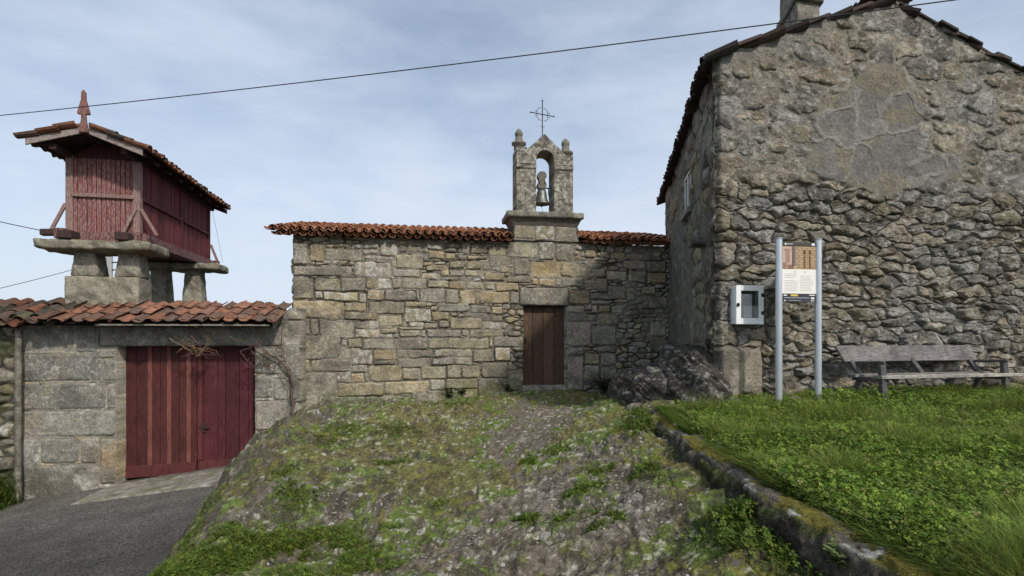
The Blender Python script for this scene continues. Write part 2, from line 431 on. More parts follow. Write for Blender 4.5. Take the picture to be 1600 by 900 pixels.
def build_ground():
    ys = [-5.0]
    while ys[-1] < 1.6: ys.append(ys[-1] + .15)
    while ys[-1] < 12.75: ys.append(ys[-1] + max(.010, .0046 * ys[-1]))
    ys = np.array(ys); xs = np.concatenate((np.arange(-7.5, -5.6, .05), np.arange(-5.6, 2.05, .0125), np.arange(2.05, 4.2, .08)))
    X, Y = np.meshgrid(xs, ys); X = X.ravel(); Y = Y.ravel()
    mo, n1, n2, n3 = rock_masks(X, Y)
    n4 = fbm(X * 30, Y * 22, 64, 3); n5 = fbm(X * 2.2, Y * 2.0, 65, 4)
    z = rock_z(X, Y) + (n3 - .5) * .026 + mo * .034 * n4
    c = np.repeat(np.array(((.15, .132, .106),)), len(X), 0) * (.5 + .9 * n2)[:, None]
    pm = path_mask(X, Y)
    c = cmix(c, (.105, .092, .074), pm * .55)
    c *= (.7 + .6 * n4)[:, None]
    front = np.exp(-((X - .6) / 1.1) ** 2 - ((Y - 3.9) / 1.3) ** 2)
    li = ss(.55, .64, .5 * n5 + .5 * n3 + .05 * front) * (1 - .6 * pm)
    c = cmix(c, (.25, .24, .21), li * .65)
    mc = np.repeat(np.array(((.130, .130, .026),)), len(X), 0)
    mc = cmix(mc, (.085, .128, .022), ss(.40, .58, n2)); mc = cmix(mc, (.125, .105, .045), ss(.55, .68, n1) * .6)
    mc *= (.45 + 1.1 * n4)[:, None]
    c = c + (mc - c) * (mo * .92)[:, None]
    fl = ss(.645, .675, fbm(X * 14, Y * 24, 66, 4)) * (1 - .35 * mo) * ss(.36, .52, n2)
    c = cmix(c, (.43, .415, .37), fl * .85)
    dk = ss(.58, .66, fbm(X * 11, Y * 11, 67, 5)); c = cmix(c, (.035, .03, .022), dk * (.7 - .5 * pm))
    c = c * np.array((1.32, 1.30, 1.22))
    nx, ny = len(xs), len(ys)
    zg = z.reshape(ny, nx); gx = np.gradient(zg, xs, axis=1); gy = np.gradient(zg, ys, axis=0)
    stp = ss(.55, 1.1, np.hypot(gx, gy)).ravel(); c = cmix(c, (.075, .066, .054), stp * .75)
    i = (np.arange(nx - 1)[None] + np.arange(ny - 1)[:, None] * nx).ravel()
    q = np.stack((i, i + 1, i + nx + 1, i + nx), 1)
    cx = (X[q[:, 0]] + X[q[:, 2]]) / 2; cy = (Y[q[:, 0]] + Y[q[:, 2]]) / 2
    keep = ~((z[q].max(1) < EYE + road_h(cx, cy) - .25))
    o = np_mesh('ground', np.stack((X, Y, z), 1), q[keep], c, M_ROCK(), smooth=True)
    tag(o, 'mossy granite bedrock sloping up to the chapel door', None, None, 'structure')
    # road
    xs = np.arange(-40, -1.0, .10); ys = np.arange(-12, 12.6, .10)
    X, Y = np.meshgrid(xs, ys); X = X.ravel(); Y = Y.ravel()
    n = fbm(X * 2, Y * 2, 71, 4)
    z = EYE + road_h(np.clip(X, -12, 0), Y) + (n - .5) * .03
    near = ss(8.6, 5.9, Y + .22 * (X + 6) + (fbm(X * .9, Y * .9, 73, 3) - .5) * 1.2)
    c = np.repeat(np.array(((.17, .16, .138),)), len(X), 0) * (.7 + .6 * n)[:, None]
    c = cmix(c, (.100, .097, .092), near * .85)
    nx, ny = len(xs), len(ys)
    i = (np.arange(nx - 1)[None] + np.arange(ny - 1)[:, None] * nx).ravel()
    m = mat('asphalt', attr=True, rough=.9, spec=.25, mul=((48, .25, 1.9), (24, .55, 1.5), (2, .75, 1.25)),
            blot=((40, .56, .63, (.24, .23, .205), .65), (1.6, .55, .7, (.12, .115, .10), .5)), bump=((48, .03), (24, .025)))
    o = np_mesh('road', np.stack((X, Y, z), 1), np.stack((i, i + 1, i + nx + 1, i + nx), 1), c, m, smooth=True)
    tag(o, 'dark worn asphalt lane in front of the red gate', None, None, 'structure')
    # terrain to the horizon
    n = 60; xs = np.sign(np.linspace(-1, 1, n)) * np.abs(np.linspace(-1, 1, n)) ** 3 * 900
    X, Y = np.meshgrid(xs, xs); X = X.ravel(); Y = Y.ravel()
    z = EYE - 3.9 + (fbm(X * .01, Y * .01, 81, 3) - .5) * 6 * ss(40, 200, np.hypot(X, Y))
    i = (np.arange(n - 1)[None] + np.arange(n - 1)[:, None] * n).ravel()
    o = np_mesh('terrain', np.stack((X, Y, z), 1), np.stack((i, i + 1, i + n + 1, i + n), 1), None,
                mat('meadow', (.07, .085, .035), mul=((.2, .7, 1.3), (3, .7, 1.3))), smooth=True)
    tag(o, 'green countryside stretching beyond the hamlet', None, None, 'structure')

def curb_x(Y): return 1.79 + .035 * (Y - 5) ** 2 * .25 + np.where(np.asarray(Y) < 3.6, (3.6 - np.asarray(Y)) * .13, 0) - .012 * (np.asarray(Y) - 5)
def curb_h(Y): return -1.20 + .045 * (np.clip(Y, 0, 7.4) - 2.6)
def lawn_z(X, Y):
    t = ss(0, 2.5, np.asarray(X) - curb_x(Y) - .2)
    return EYE + curb_h(Y) - .05 + .10 * t + (.03 * ss(5, 7.5, Y)) + (fbm(np.asarray(X) * 1.5, np.asarray(Y) * 1.5, 91, 3) - .5) * .08

def blades(px, py, pz, hgt, wid, rg, cols, lean=.5, wind=(.25, 0)):
    """grass blades: 3 segments, curved. returns verts, faces, cols"""
    n = len(px)
    a = rg.uniform(0, 2 * np.pi, n); dx, dy = np.cos(a), np.sin(a)
    b = a + rg.normal(0, .5, n) + np.pi / 2; lx, ly = np.cos(b), np.sin(b)
    ln = rg.uniform(.15, 1, n) * lean * hgt
    ts = (0, .4, .75, 1.0); V = []
    for t in ts:
        w = wid * (1 - t ** 1.6) * .5
        cx = px + lx * ln * t * t + wind[0] * hgt * t * t; cy = py + ly * ln * t * t + wind[1] * hgt * t * t
        cz = pz + hgt * (t - .28 * t * t * lean)
        if t < 1:
            V.append(np.stack((cx - dx * w, cy - dy * w, cz), 1)); V.append(np.stack((cx + dx * w, cy + dy * w, cz), 1))
        else: V.append(np.stack((cx, cy, cz), 1))
    V = np.stack(V, 1).reshape(-1, 3); base = np.arange(n)[:, None] * 7
    q = np.concatenate((base + np.array((0, 1, 3, 2)), base + np.array((2, 3, 5, 4)))); t3 = base + np.array((4, 5, 6))
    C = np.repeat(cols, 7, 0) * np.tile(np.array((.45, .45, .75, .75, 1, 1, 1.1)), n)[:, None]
    return V, [q, t3], C

def leaflets(px, py, pz, size, rg, cols, tilt=.5, stem=True):
    """trifoliate leaves facing up"""
    n = len(px); k3 = 3
    a0 = rg.uniform(0, 2 * np.pi, n)
    nx = rg.normal(0, tilt, n); ny = rg.normal(0, tilt, n)
    V = []
    for k in range(k3):
        a = a0 + k * 2.09; dx, dy = np.cos(a), np.sin(a); ex, ey = -dy, dx
        for f_, s_ in ((.05, 0), (.6, -.45), (1.05, 0), (.6, .45)):
            x = dx * f_ * size + ex * s_ * size; y = dy * f_ * size + ey * s_ * size
            V.append(np.stack((px + x, py + y, pz - nx * x - ny * y - .12 * size * f_), 1))
    V = np.stack(V, 1).reshape(-1, 3); base = np.arange(n)[:, None] * 12
    q = np.concatenate([base + np.array((0, 1, 2, 3)) + 4 * k for k in range(3)])
    return V, [q], np.repeat(cols, 12, 0)

def join_np(parts):
    vs = []; quads = []; tris = []; cs = []; b = 0
    for v, fl, c in parts:
        vs.append(v); cs.append(c)
        for f in fl: (quads if f.shape[1] == 4 else tris).append(f + b)
        b += len(v)
    fs = []
    if quads: fs.append(np.concatenate(quads))
    if tris: fs.append(np.concatenate(tris))
    return np.concatenate(vs), fs, np.concatenate(cs)

def greens(n, rg, base=((.075, .125, .022), (.055, .105, .02), (.10, .15, .03), (.045, .085, .022)), dry=.03):
    b = np.array(base)[rg.integers(0, len(base), n)] * rg.uniform(.65, 1.3, (n, 1)) * np.array((1.5, 1.35, 1.0))
    d = rg.random(n) < dry
    b[d] = np.array((.20, .17, .07)) * rg.uniform(.7, 1.2, (d.sum(), 1))
    return b

def build_lawn():
    xs = np.arange(1.85, 10, .08); ys = np.arange(-3, 8.6, .08)
    X, Y = np.meshgrid(xs, ys); X = X.ravel(); Y = Y.ravel(); nx, ny = len(xs), len(ys)
    i = (np.arange(nx - 1)[None] + np.arange(ny - 1)[:, None] * nx).ravel(); q = np.stack((i, i + 1, i + nx + 1, i + nx), 1)
    q = q[X[q[:, 0]] > curb_x(Y[q[:, 0]]) + .05]
    o = np_mesh('lawn', np.stack((X, Y, lawn_z(X, Y)), 1), q, np.repeat(np.array(((.035, .042, .014),)), len(X), 0),
                mat('soil', attr=True, rough=1, mul=((20, .6, 1.3),), bump=((30, .03),)), smooth=True)
    tag(o, 'raised earth bank under the grass beside the stone house', None, None, 'structure')
    rg = np.random.default_rng(5)
    def pts(n, ymin, ymax, xmax, pw=1.0):
        y = ymin + (ymax - ymin) * rg.random(n) ** pw
        x0 = curb_x(y) + .16 + .1 * rg.random(n); x1 = np.minimum(xmax, 1.12 * y + .6)
        x = x0 + (x1 - x0) * rg.random(n)
        front = 7.2 + (x - 2.862) * .16 - .10
        k = (y < front) & (x1 > x0) & ((x > 2.75) | (y < 7.25)); return x[k], y[k]
    parts = []
    # broad leaves
    for n, y0, y1, s in ((56000, 2.0, 4.6, 1.0), (62000, 4.4, 8.0, 1.0)):
        x, y = pts(n, y0, y1, 9.0)
        cl = fbm(x * 1.6, y * 1.6, 92, 3); k = rg.random(len(x)) < ss(.30, .55, cl) * .75 + .30; x, y, cl = x[k], y[k], cl[k]
        low = .55 + .45 * ss(0, .5, x - curb_x(y))
        z = lawn_z(x, y) + (.02 + .17 * rg.random(len(x)) ** .8 * (.4 + cl)) * low
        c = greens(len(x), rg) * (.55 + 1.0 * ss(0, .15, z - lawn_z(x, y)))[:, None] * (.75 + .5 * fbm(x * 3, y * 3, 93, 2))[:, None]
        parts.append(leaflets(x, y, z, s * rg.uniform(.010, .025, len(x)), rg, c, .45))
    # blades
    for n, y0, y1, hs, ws in ((80000, 2.0, 4.4, .22, .0052), (115000, 4.2, 8.1, .165, .0062)):
        x, y = pts(n, y0, y1, 9.0)
        cl = fbm(x * 2.3, y * 2.0, 94, 4); k = rg.random(len(x)) < .45 + .55 * ss(.42, .6, cl); x, y, cl = x[k], y[k], cl[k]
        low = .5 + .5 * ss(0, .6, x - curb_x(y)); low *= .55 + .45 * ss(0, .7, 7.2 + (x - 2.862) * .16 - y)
        h = hs * rg.uniform(.4, 1.6, len(x)) * (.35 + 2.4 * cl * cl) * low
        c = greens(len(x), rg, ((.125, .19, .042), (.10, .165, .035), (.16, .21, .06), (.075, .13, .03)), .06) * (.75 + .5 * fbm(x * 2, y * 2, 95, 2))[:, None]
        parts.append(blades(x, y, lawn_z(x, y) - .01, h, ws * rg.uniform(.6, 1.5, len(x)), rg, c, .9, (.1, -.05)))
    # long arching blades, bottom right
    x, y = pts(9000, 2.0, 7.0, 8.0); k = (x > curb_x(y) + .25); x, y = x[k], y[k]
    c = greens(len(x), rg, ((.12, .17, .06), (.10, .15, .045), (.14, .175, .08)), .06)
    parts.append(blades(x, y, lawn_z(x, y), rg.uniform(.16, .34, len(x)), rg.uniform(.006, .012, len(x)), rg, c, 1.3, (-.2, -.1)))
    # overhang along the kerb
    y = rg.uniform(2.1, 7.0, 9000); x = curb_x(y) + .17 + .14 * rg.random(len(y))
    k = rg.random(len(y)) < ss(.42, .6, fbm(y * 1.7, y * 0, 96, 3)); x, y = x[k], y[k]
    c = greens(len(x), rg)
    parts.append(blades(x, y, lawn_z(x, y), rg.uniform(.07, .20, len(x)), rg.uniform(.005, .011, len(x)), rg, c, 1.2, (-.5, 0)))
    v, fs, c = join_np(parts)
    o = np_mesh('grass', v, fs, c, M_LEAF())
    tag(o, 'lush long grass and clover on the bank beside the stone house', 'grass', None, 'stuff')

def build_moss():
    rg = np.random.default_rng(11); parts = []
    def put(n, y0, y1, h, w, thr, pw=1.6):
        y = y0 + (y1 - y0) * rg.random(n) ** pw; x = rg.uniform(-5.2, 1.85, n)
        k = (np.abs(x) < 1.05 * y + .2) & (x < curb_x(y) - .02) & (y < 11.78 + x * .154); x, y = x[k], y[k]
        k = rock_base(x, y) > road_h(x, y) + .03; x, y = x[k], y[k]
        mo, n1, n2, n3 = rock_masks(x, y); k = mo * (.3 + n2) > thr * rg.uniform(.6, 1.3, len(x)); x, y, n2 = x[k], y[k], n2[k]
        c = greens(len(x), rg, ((.125, .13, .028), (.10, .135, .025), (.14, .135, .04), (.08, .115, .024)), .08)
        hh = h * rg.uniform(.4, 1.5, len(x))
        parts.append(blades(x, y, rock_z(x, y) - .002, hh, w * rg.uniform(.6, 1.4, len(x)) * (.6 + .09 * y), rg, c, .9, (0, 0)))
    put(170000, 2.6, 11.8, .018, .0042, .52, 1.5)
    v, fs, c = join_np(parts)
    tag(np_mesh('moss', v, fs, c, M_LEAF()), 'olive moss and short turf clinging to the sloping bedrock', 'moss', None, 'stuff')
    # thick turf patch bottom left, and by the gate side of the rock
    parts = []
    def patch(cx, cy, rx, ry, n, h, w, broad=.35, ang=0.0):
        a = rg.uniform(0, 2 * np.pi, n); r = np.sqrt(rg.random(n)) * rg.uniform(.75, 1.1, n)
        dx, dy = np.cos(a) * r * rx, np.sin(a) * r * ry
        x = cx + dx * math.cos(ang) - dy * math.sin(ang); y = cy + dx * math.sin(ang) + dy * math.cos(ang)
        k = rg.random(n) < ss(.34, .5, fbm(x * 5, y * 5, 97, 3)) * (1.15 - .6 * r); x, y, r = x[k], y[k], r[k]
        z = np.maximum(rock_z(x, y), EYE + road_h(x, y))
        c = greens(len(x), rg, ((.085, .14, .025), (.065, .115, .02), (.11, .155, .03), (.10, .12, .03)), .04)
        hh = h * rg.uniform(.4, 1.4, len(x)) * (1.15 - .6 * r)
        parts.append(blades(x, y, z - .005, hh, w * rg.uniform(.6, 1.4, len(x)), rg, c, .9, (.05, 0)))
        nb = int(len(x) * broad); c2 = greens(nb, rg)
        parts.append(leaflets(x[:nb], y[:nb], z[:nb] + hh[:nb] * rg.uniform(.2, .9, nb), rg.uniform(.009, .019, nb), rg, c2, .5))
    def at(px, py):
        best = None
        for Y in np.arange(2.2, 11.6, .04):
            X = (px - 800) / F * Y; zr = float(rock_z(np.array([X]), np.array([Y]))[0]); zz = EYE + (525 - py) / F * Y
            if zz <= zr: return X, Y
        return (px - 800) / F * 8, 8
    x, y = at(410, 868); patch(x, y, 1.1, .60, 34000, .095, .006, .35, .05)
    x, y = at(330, 890); patch(x, y, .5, .35, 10000, .08, .006)
    x, y = at(560, 895); patch(x, y, .45, .25, 4200, .055, .005)
    for px, py, rx, ry, n in ((615, 728, .28, .25, 1500), (470, 780, .30, .22, 1400), (620, 672, .5, .4, 2200), (510, 688, .5, .35, 2200), (540, 672, .4, .3, 1500), (700, 632, .5, .2, 1400),
                              (912, 770, .24, .17, 1900), (940, 734, .17, .14, 900), (828, 722, .15, .12, 700), (820, 815, .16, .1, 800), (946, 816, .2, .1, 900), (905, 812, .3, .07, 900), (870, 706, .2, .14, 500),
                              (318, 802, .18, .25, 800), (292, 850, .15, .2, 800), (345, 768, .2, .2, 500), (1000, 740, .16, .16, 700), (605, 830, .14, .1, 500), (690, 800, .14, .1, 400), (440, 740, .3, .22, 900)):
        x, y = at(px, py); patch(x, y, rx, ry, n, .06, .0055 + .0005 * y, .6)
    v, fs, c = join_np(parts)
    tag(np_mesh('turf', v, fs, c, M_LEAF()), 'bright green turf and small weeds tufted on the bedrock', 'turf', None, 'stuff')
    # weeds at the foot of the kerb wall
    parts = []
    n = 9000; y = rg.uniform(3.0, 6.9, n); x = curb_x(y) - .02 - np.abs(rg.normal(0, .17, n))
    k = rg.random(n) < ss(.40, .58, fbm(x * 3, y * 1.6, 98, 3)) * ss(2.8, 3.8, y); x, y = x[k], y[k]
    z = rock_z(x, y)
    parts.append(leaflets(x, y, z + rg.uniform(.01, .14, len(x)), rg.uniform(.012, .028, len(x)), rg, greens(len(x), rg) * .9, .5))
    parts.append(blades(x, y, z, rg.uniform(.04, .16, len(x)), rg.uniform(.004, .010, len(x)), rg, greens(len(x), rg), .9, (-.1, 0)))
    v, fs, c = join_np(parts)
    tag(np_mesh('weeds', v, fs, c, M_LEAF()), 'low green weeds along the foot of the mossy kerb wall', 'weeds', None, 'stuff')

def build_kerb():
    ys = np.arange(.2, 7.35, .012); na = 46; t = np.linspace(0, 1, na)
    Yg, T = np.meshgrid(ys, t); Yg = Yg.ravel(); T = T.ravel()
    w = .225
    hh = curb_h(Yg); foot = rock_base(curb_x(Yg), Yg) - .15
    H = hh - foot
    s1 = H / (H + w + .2); s2 = (H + w) / (H + w + .2)
    blk = np.cumsum(np.concatenate(([0], RNG.uniform(.55, 1.15, 16)))); bi = np.searchsorted(blk, Yg)
    jd = np.min(np.abs(Yg[:, None] - blk[None]), 1)
    bo = RNG.normal(0, .022, 40)[bi]; bh = RNG.normal(0, .018, 40)[bi]
    n = fbm(Yg * 5, T * 4, 101, 5) - .5; n2 = fbm(Yg * 18, T * 14, 102, 4) - .5
    x = np.where(T < s1, 0, np.where(T < s2, (T - s1) / (s2 - s1) * w, w)); z = np.where(T < s1, foot + H * T / s1, np.where(T < s2, hh, hh - .2 * (T - s2) / (1 - s2)))
    rnd = np.exp(-((T - s1) / .07) ** 2) * .035
    x = x + rnd - (n * .10 + n2 * .035) * (T < s2) + bo * (T < s2) + .03 * ss(.03, 0, jd) - np.where(T < s1, .05 * (1 - T / s1), 0)
    z = z - rnd * .7 + (n * .06 + n2 * .03) + bh - .05 * ss(.035, 0, jd)
    X = curb_x(Yg) + x
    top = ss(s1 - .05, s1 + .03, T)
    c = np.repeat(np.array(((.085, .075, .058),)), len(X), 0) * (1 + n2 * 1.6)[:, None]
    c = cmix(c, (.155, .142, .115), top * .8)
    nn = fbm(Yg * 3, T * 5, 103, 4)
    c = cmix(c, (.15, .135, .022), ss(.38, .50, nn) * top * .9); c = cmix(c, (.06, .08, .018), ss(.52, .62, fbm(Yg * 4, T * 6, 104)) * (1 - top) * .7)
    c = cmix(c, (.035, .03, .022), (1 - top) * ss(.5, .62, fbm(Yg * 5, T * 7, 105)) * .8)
    c = cmix(c, (.42, .41, .37), ss(.63, .69, fbm(Yg * 7, T * 9, 106)) * top)
    ny = len(ys); i = (np.arange(ny - 1)[None] + np.arange(na - 1)[:, None] * ny).ravel()
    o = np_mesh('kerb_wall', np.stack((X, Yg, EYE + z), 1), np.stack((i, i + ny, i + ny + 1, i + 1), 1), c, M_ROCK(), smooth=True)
    tag(o, 'low mossy stone kerb wall holding back the grass bank', 'low wall')

def build_chips():
    rg = np.random.default_rng(17); n = 26000
    y = 2.8 + 9.0 * rg.random(n) ** 1.25; x = rg.uniform(-5.2, 1.85, n)
    k = (np.abs(x) < 1.05 * y + .2) & (x < curb_x(y) - .03) & (y < 11.78 + x * .154); x, y = x[k], y[k]
    k = rock_base(x, y) > road_h(x, y) - .0; x, y = x[k], y[k]
    cl = fbm(x * 1.7, y * 1.7, 171, 3); k = rg.random(len(x)) < ss(.34, .60, cl) * (1 - .75 * path_mask(x, y)); x, y = x[k], y[k]; n = len(x)
    s = np.minimum(.05, .011 * np.exp(rg.normal(0, .45, n)) * (.7 + .05 * y)); a0 = rg.uniform(0, 6.28, n); z = rock_z(x, y) + .006
    e = .03; gx = (rock_z(x + e, y) - rock_z(x - e, y)) / (2 * e); gy = (rock_z(x, y + e) - rock_z(x, y - e)) / (2 * e)
    V = []; m = 6
    for t, hh in ((1.0, -.25), (.72, .32)):
        for k_ in range(m):
            a = a0 + k_ * 2 * np.pi / m; r = s * t * rg.uniform(.7, 1.2, n); dx = np.cos(a) * r * 1.35; dy = np.sin(a) * r
            V.append(np.stack((x + dx, y + dy, z + gx * dx + gy * dy + hh * s), 1))
    V = np.stack(V, 1).reshape(-1, 3); b = np.arange(n)[:, None] * 12
    q = [b + np.array((k_, (k_ + 1) % m, m + (k_ + 1) % m, m + k_)) for k_ in range(m)] + [b + np.array((6, 7, 8, 9)), b + np.array((6, 9, 10, 11))]
    pal = np.array(((.36, .345, .30), (.28, .265, .23), (.42, .41, .37), (.20, .185, .155), (.30, .26, .19), (.12, .11, .095)))
    c = pal[rg.choice(6, n, p=(.18, .26, .07, .25, .14, .10))] * rg.uniform(.7, 1.15, (n, 1))
    o = np_mesh('pebbles', V, np.concatenate(q), np.repeat(c, 12, 0), M_ROCK())
    tag(o, 'small pale stone chips and lichen flakes strewn over the bedrock', 'pebbles', None, 'stuff')
build_ground(); build_lawn(); build_moss(); build_kerb(); build_chips()

# ================================================================== TILES
TILE_PAL = np.array(((.27, .11, .065), (.24, .095, .055), (.31, .14, .085), (.20, .085, .055), (.18, .08, .06), (.27, .13, .09)))
OLD_PAL = np.array(((.20, .085, .05), (.15, .075, .05), (.12, .08, .06), (.23, .10, .06), (.10, .075, .06), (.17, .09, .06), (.26, .12, .075)))
MOSSY_PAL = np.array(((.10, .07, .05), (.075, .065, .05), (.09, .085, .05), (.14, .075, .05), (.065, .055, .045)))
def tiles(O, a, s, W, L, per, tl, rg, pal, jit=.008, r=None, seg=6, under=True, skip=None, fl=1.0):
    """barrel tiles: covers over channels; O corner at the eave, a along the eave, s up the slope"""
    O, a, s = Vector(O), Vector(a).normalized(), Vector(s).normalized(); n = a.cross(s).normalized()
    if n.z < 0: n = -n
    R = Matrix((a, s, n)).transposed()
    Rn = np.array(R)
    r = r or per * .5
    ncol = int(round(W / per)); nrow = int(math.ceil(L / (tl * .84))); th = .013
    def template(r0, r1, conv):
        ang = np.linspace(math.radians(-82), math.radians(82), seg + 1)
        V = []
        for yy, rr in ((0, r0), (tl, r1)):
            for q in (rr, rr - th):
                x = np.sin(ang) * q; z = np.cos(ang) * q * fl
                if not conv: z = -z
                V.append(np.stack((x, np.full_like(x, yy), z), 1))
        V = np.concatenate(V); m = seg + 1; fq = []
        for k in range(seg):
            fq += [(k, k + 1, 2 * m + k + 1, 2 * m + k), (m + k + 1, m + k, 3 * m + k, 3 * m + k + 1), (k + 1, k, m + k, m + k + 1), (2 * m + k, 2 * m + k + 1, 3 * m + k + 1, 3 * m + k)]
        for k in (0, seg): fq.append((k, 2 * m + k, 3 * m + k, m + k) if k else (k, m + k, 3 * m + k, 2 * m + k))
        return V, np.array(fq)
    vs = []; fs = []; cs = []; b = 0
    TV = {True: template(r * 1.04, r * .84, True), False: template(r * .84, r * 1.0, False)}
    lay = ((False, 0.0), (True, .5)) if under else ((True, .5),)
    for conv, sh in lay:
        V0, F0 = TV[conv]
        for k in range(ncol + (0 if conv else 1)):
            for j in range(nrow):
                if skip and skip((k + sh) * per, j * tl * .84): continue
                V = V0.copy()
                th_ = rg.normal(0, jit * 1.2); c_, s_ = math.cos(th_), math.sin(th_)
                x, y = V[:, 0] * c_ - V[:, 1] * s_, V[:, 0] * s_ + V[:, 1] * c_
                zz = V[:, 2] + (tl - V[:, 1]) / tl * .022 + (r * .10 if conv else r * .80) + rg.normal(0, jit * .5)
                x = x + (k + sh) * per + rg.normal(0, jit); y = y + j * tl * .84 - (.0 if conv else .03) + rg.normal(0, jit * 1.6)
                w = np.stack((x, y, zz), 1) @ Rn.T + np.array(O)
                vs.append(w); fs.append(F0 + b); b += len(V)
                c = pal[rg.integers(0, len(pal))] * rg.uniform(.75, 1.2)
                cs.append(np.repeat(c[None], len(V), 0))
    return np.concatenate(vs), [np.concatenate(fs)], np.concatenate(cs)

def quadstrip(p0, p1, p2, p3, col):
    return np.array([p0, p1, p2, p3], float), [np.array(((0, 1, 2, 3),))], np.repeat(np.array(col)[None], 4, 0)

# ================================================================== CHAPEL
def build_chapel():
    base = CH.p(4.2, EYE - 1.4)
    root = thing('chapel', base, 'low granite chapel with brown door and belfry above its red tiled eaves', 'chapel')
    rA = [(105,137,168,230),(172,140,238,218),(242,160,397,215),(242,138,345,158),(350,137,468,162),(400,163,468,187),(472,133,548,192),(408,189,535,210),(553,145,592,175),(597,150,655,178),(540,182,660,248),(680,168,748,207),(752,175,793,207),(800,187,842,210),(677,137,740,165),(745,133,815,160),(820,130,855,185),(860,140,928,183),(935,150,1010,192),
    (107,232,355,280),(363,215,523,282),(528,250,645,285),(650,262,728,290),(668,230,765,257),(770,212,835,245),(840,210,905,250),(908,222,985,257),(935,195,1048,230),(770,250,830,277),(833,252,915,282),(918,262,1005,300),(730,250,768,277),(845,187,930,208),(985,235,1040,265),
    (105,285,192,375),(195,285,303,342),(307,283,410,345),(413,283,458,330),(462,287,522,335),(526,288,563,333),(566,285,675,332),(678,293,767,327),(770,296,838,332),(842,300,913,335),(917,303,960,337),(963,305,1065,342),(745,277,807,294),(812,277,868,297),
    (195,342,230,375),(232,344,383,383),(386,350,417,390),(420,333,492,380),(495,335,625,383),(628,330,640,380),(643,327,750,387),(753,332,810,393),(814,335,880,400),(883,345,895,400),(897,340,1025,395),(1027,345,1066,397),
    (103,378,320,458),(326,388,415,428),(323,430,465,465),(421,383,577,440),(580,385,670,410),(577,413,690,475),(690,405,720,425),(723,390,853,430),(693,428,770,466),(858,402,945,437),(949,405,997,440),(775,453,905,502),(775,432,803,450),(806,435,900,452),(907,443,997,470),(908,472,988,505),(725,468,770,500),(470,445,570,490),
    (100,458,177,525),(180,460,213,525),(215,462,365,538),(370,470,420,500),(368,502,475,540),(425,465,467,500),(478,498,553,523),(556,492,660,505),(557,507,668,537),(673,505,820,538),(823,506,853,535),(856,505,1000,537),(663,475,722,503),
    (103,528,305,630),(308,545,332,575),(335,540,397,582),(400,543,530,587),(535,543,677,590),(680,541,935,587),(937,543,952,580),(955,535,1085,580),(352,590,442,655),(445,590,540,635),(542,592,590,625),(592,592,703,625),(708,590,867,622),(870,587,960,642),(962,583,1030,640),(308,580,350,625),
    (100,630,173,688),(177,632,347,683),(352,655,422,690),(445,635,540,655),(545,627,690,667),(695,625,790,655),(795,622,868,655),(425,657,567,725),(568,668,645,718),(647,660,755,715),(757,655,820,712),(823,655,900,710),(905,645,1020,710),
    (103,688,285,785),(287,683,347,732),(350,692,405,730),(407,692,423,727),(290,732,490,787),(493,725,683,778),(687,717,750,765),(752,712,890,757),(892,710,1020,783),
    (75,787,210,880),(212,790,408,862),(412,790,605,848),(608,765,820,830),(823,757,890,800),(892,785,1020,800)]
    rB = [(120,32,212,95),(215,32,300,105),(303,40,398,115),(90,100,225,180),(228,107,300,185),(303,117,388,195),(118,182,190,255),(195,190,325,265),(328,195,388,262),(87,258,195,290),(198,267,226,298),(228,267,300,302),(330,267,425,305),(303,268,328,302),
    (355,388,430,420),(352,460,460,565),(352,568,427,605),(355,610,427,757),(353,422,455,458),(430,595,497,648),(430,650,497,720),(365,318,455,382),(395,220,440,265),(445,222,520,265),(525,235,617,280),(622,235,703,288),(708,242,790,290),(600,190,695,230),(498,150,540,180),(430,140,478,178),(543,152,605,185),(610,160,690,188),
    (485,567,570,592),(500,595,570,650),(500,655,575,715),(463,475,570,562),(435,425,483,455),(487,425,575,470),(460,385,490,420),(495,385,545,420),(530,300,612,360),(455,330,550,360),(430,270,478,295),(482,268,530,330),(617,330,655,365),(660,345,710,365),(680,300,740,340),(460,362,545,382),(550,385,600,420),
    (700,190,790,238),(720,460,790,520),(720,525,790,590),(712,345,790,400)]
    toP = lambda L, sc, ox, oy: [(CH.u(x0 / sc + ox), CH.uv(x1 / sc + ox, y1 / sc + oy)[1], CH.u(x1 / sc + ox), CH.uv(x0 / sc + ox, y0 / sc + oy)[1]) for x0, y0, x1, y1 in L]
    R = toP(rA, 2.727, 420, 330) + toP(rB, 2.8125, 760, 340)
    # plain opening data
    du0, du1 = CH.u(817), CH.u(884.5); dz0, dz1 = CH.uv(850, 603)[1], CH.uv(850, 478)[1]
    lu0, lu1 = CH.u(811.5), CH.u(888); lz1 = CH.uv(850, 449)[1]
    ju0, ju1 = CH.u(790), CH.u(912)
    pu0, pu1 = CH.u(803), CH.u(903.5); eave = EYE + 2.16; ctop = CH.uv(850, 354)[1]
    U0, U1 = 0.0, 8.75
    rg = np.random.default_rng(21)
    seeds = row_seeds(U0, U1, EYE - 2.6, EYE + 2.4, .26, .105, rg)
    def fn(us, vs, U, V):
        D, I = rect_layer(us, vs, U, V, R, 21, .006, .022)
        wu = U + (fbm(U * 6, V * 6, 22, 3) - .5) * .07; wv = V + (fbm(U * 6, V * 6, 23, 3) - .5) * .05
        Dv, Iv = voro_layer(us, vs, wu, wv, seeds)
        Dv = np.minimum(Dv - .006, -D - .006)
        h1, c1 = stone_shade(U, V, D, I, len(R), 24, .024, .032, .010, .03)
        h2, c2 = stone_shade(U, V, Dv, Iv, len(seeds), 25, .022, .030, .014, .08)
        k = D > 0
        h = np.where(k, h1, np.where(Dv > 0, h2, 0)); c = np.where(k[:, None], c1, c2)
        j = ss(.010, -.002, np.maximum(D, Dv)); mo = fbm(U * 1.7, V * 1.7, 26, 3)
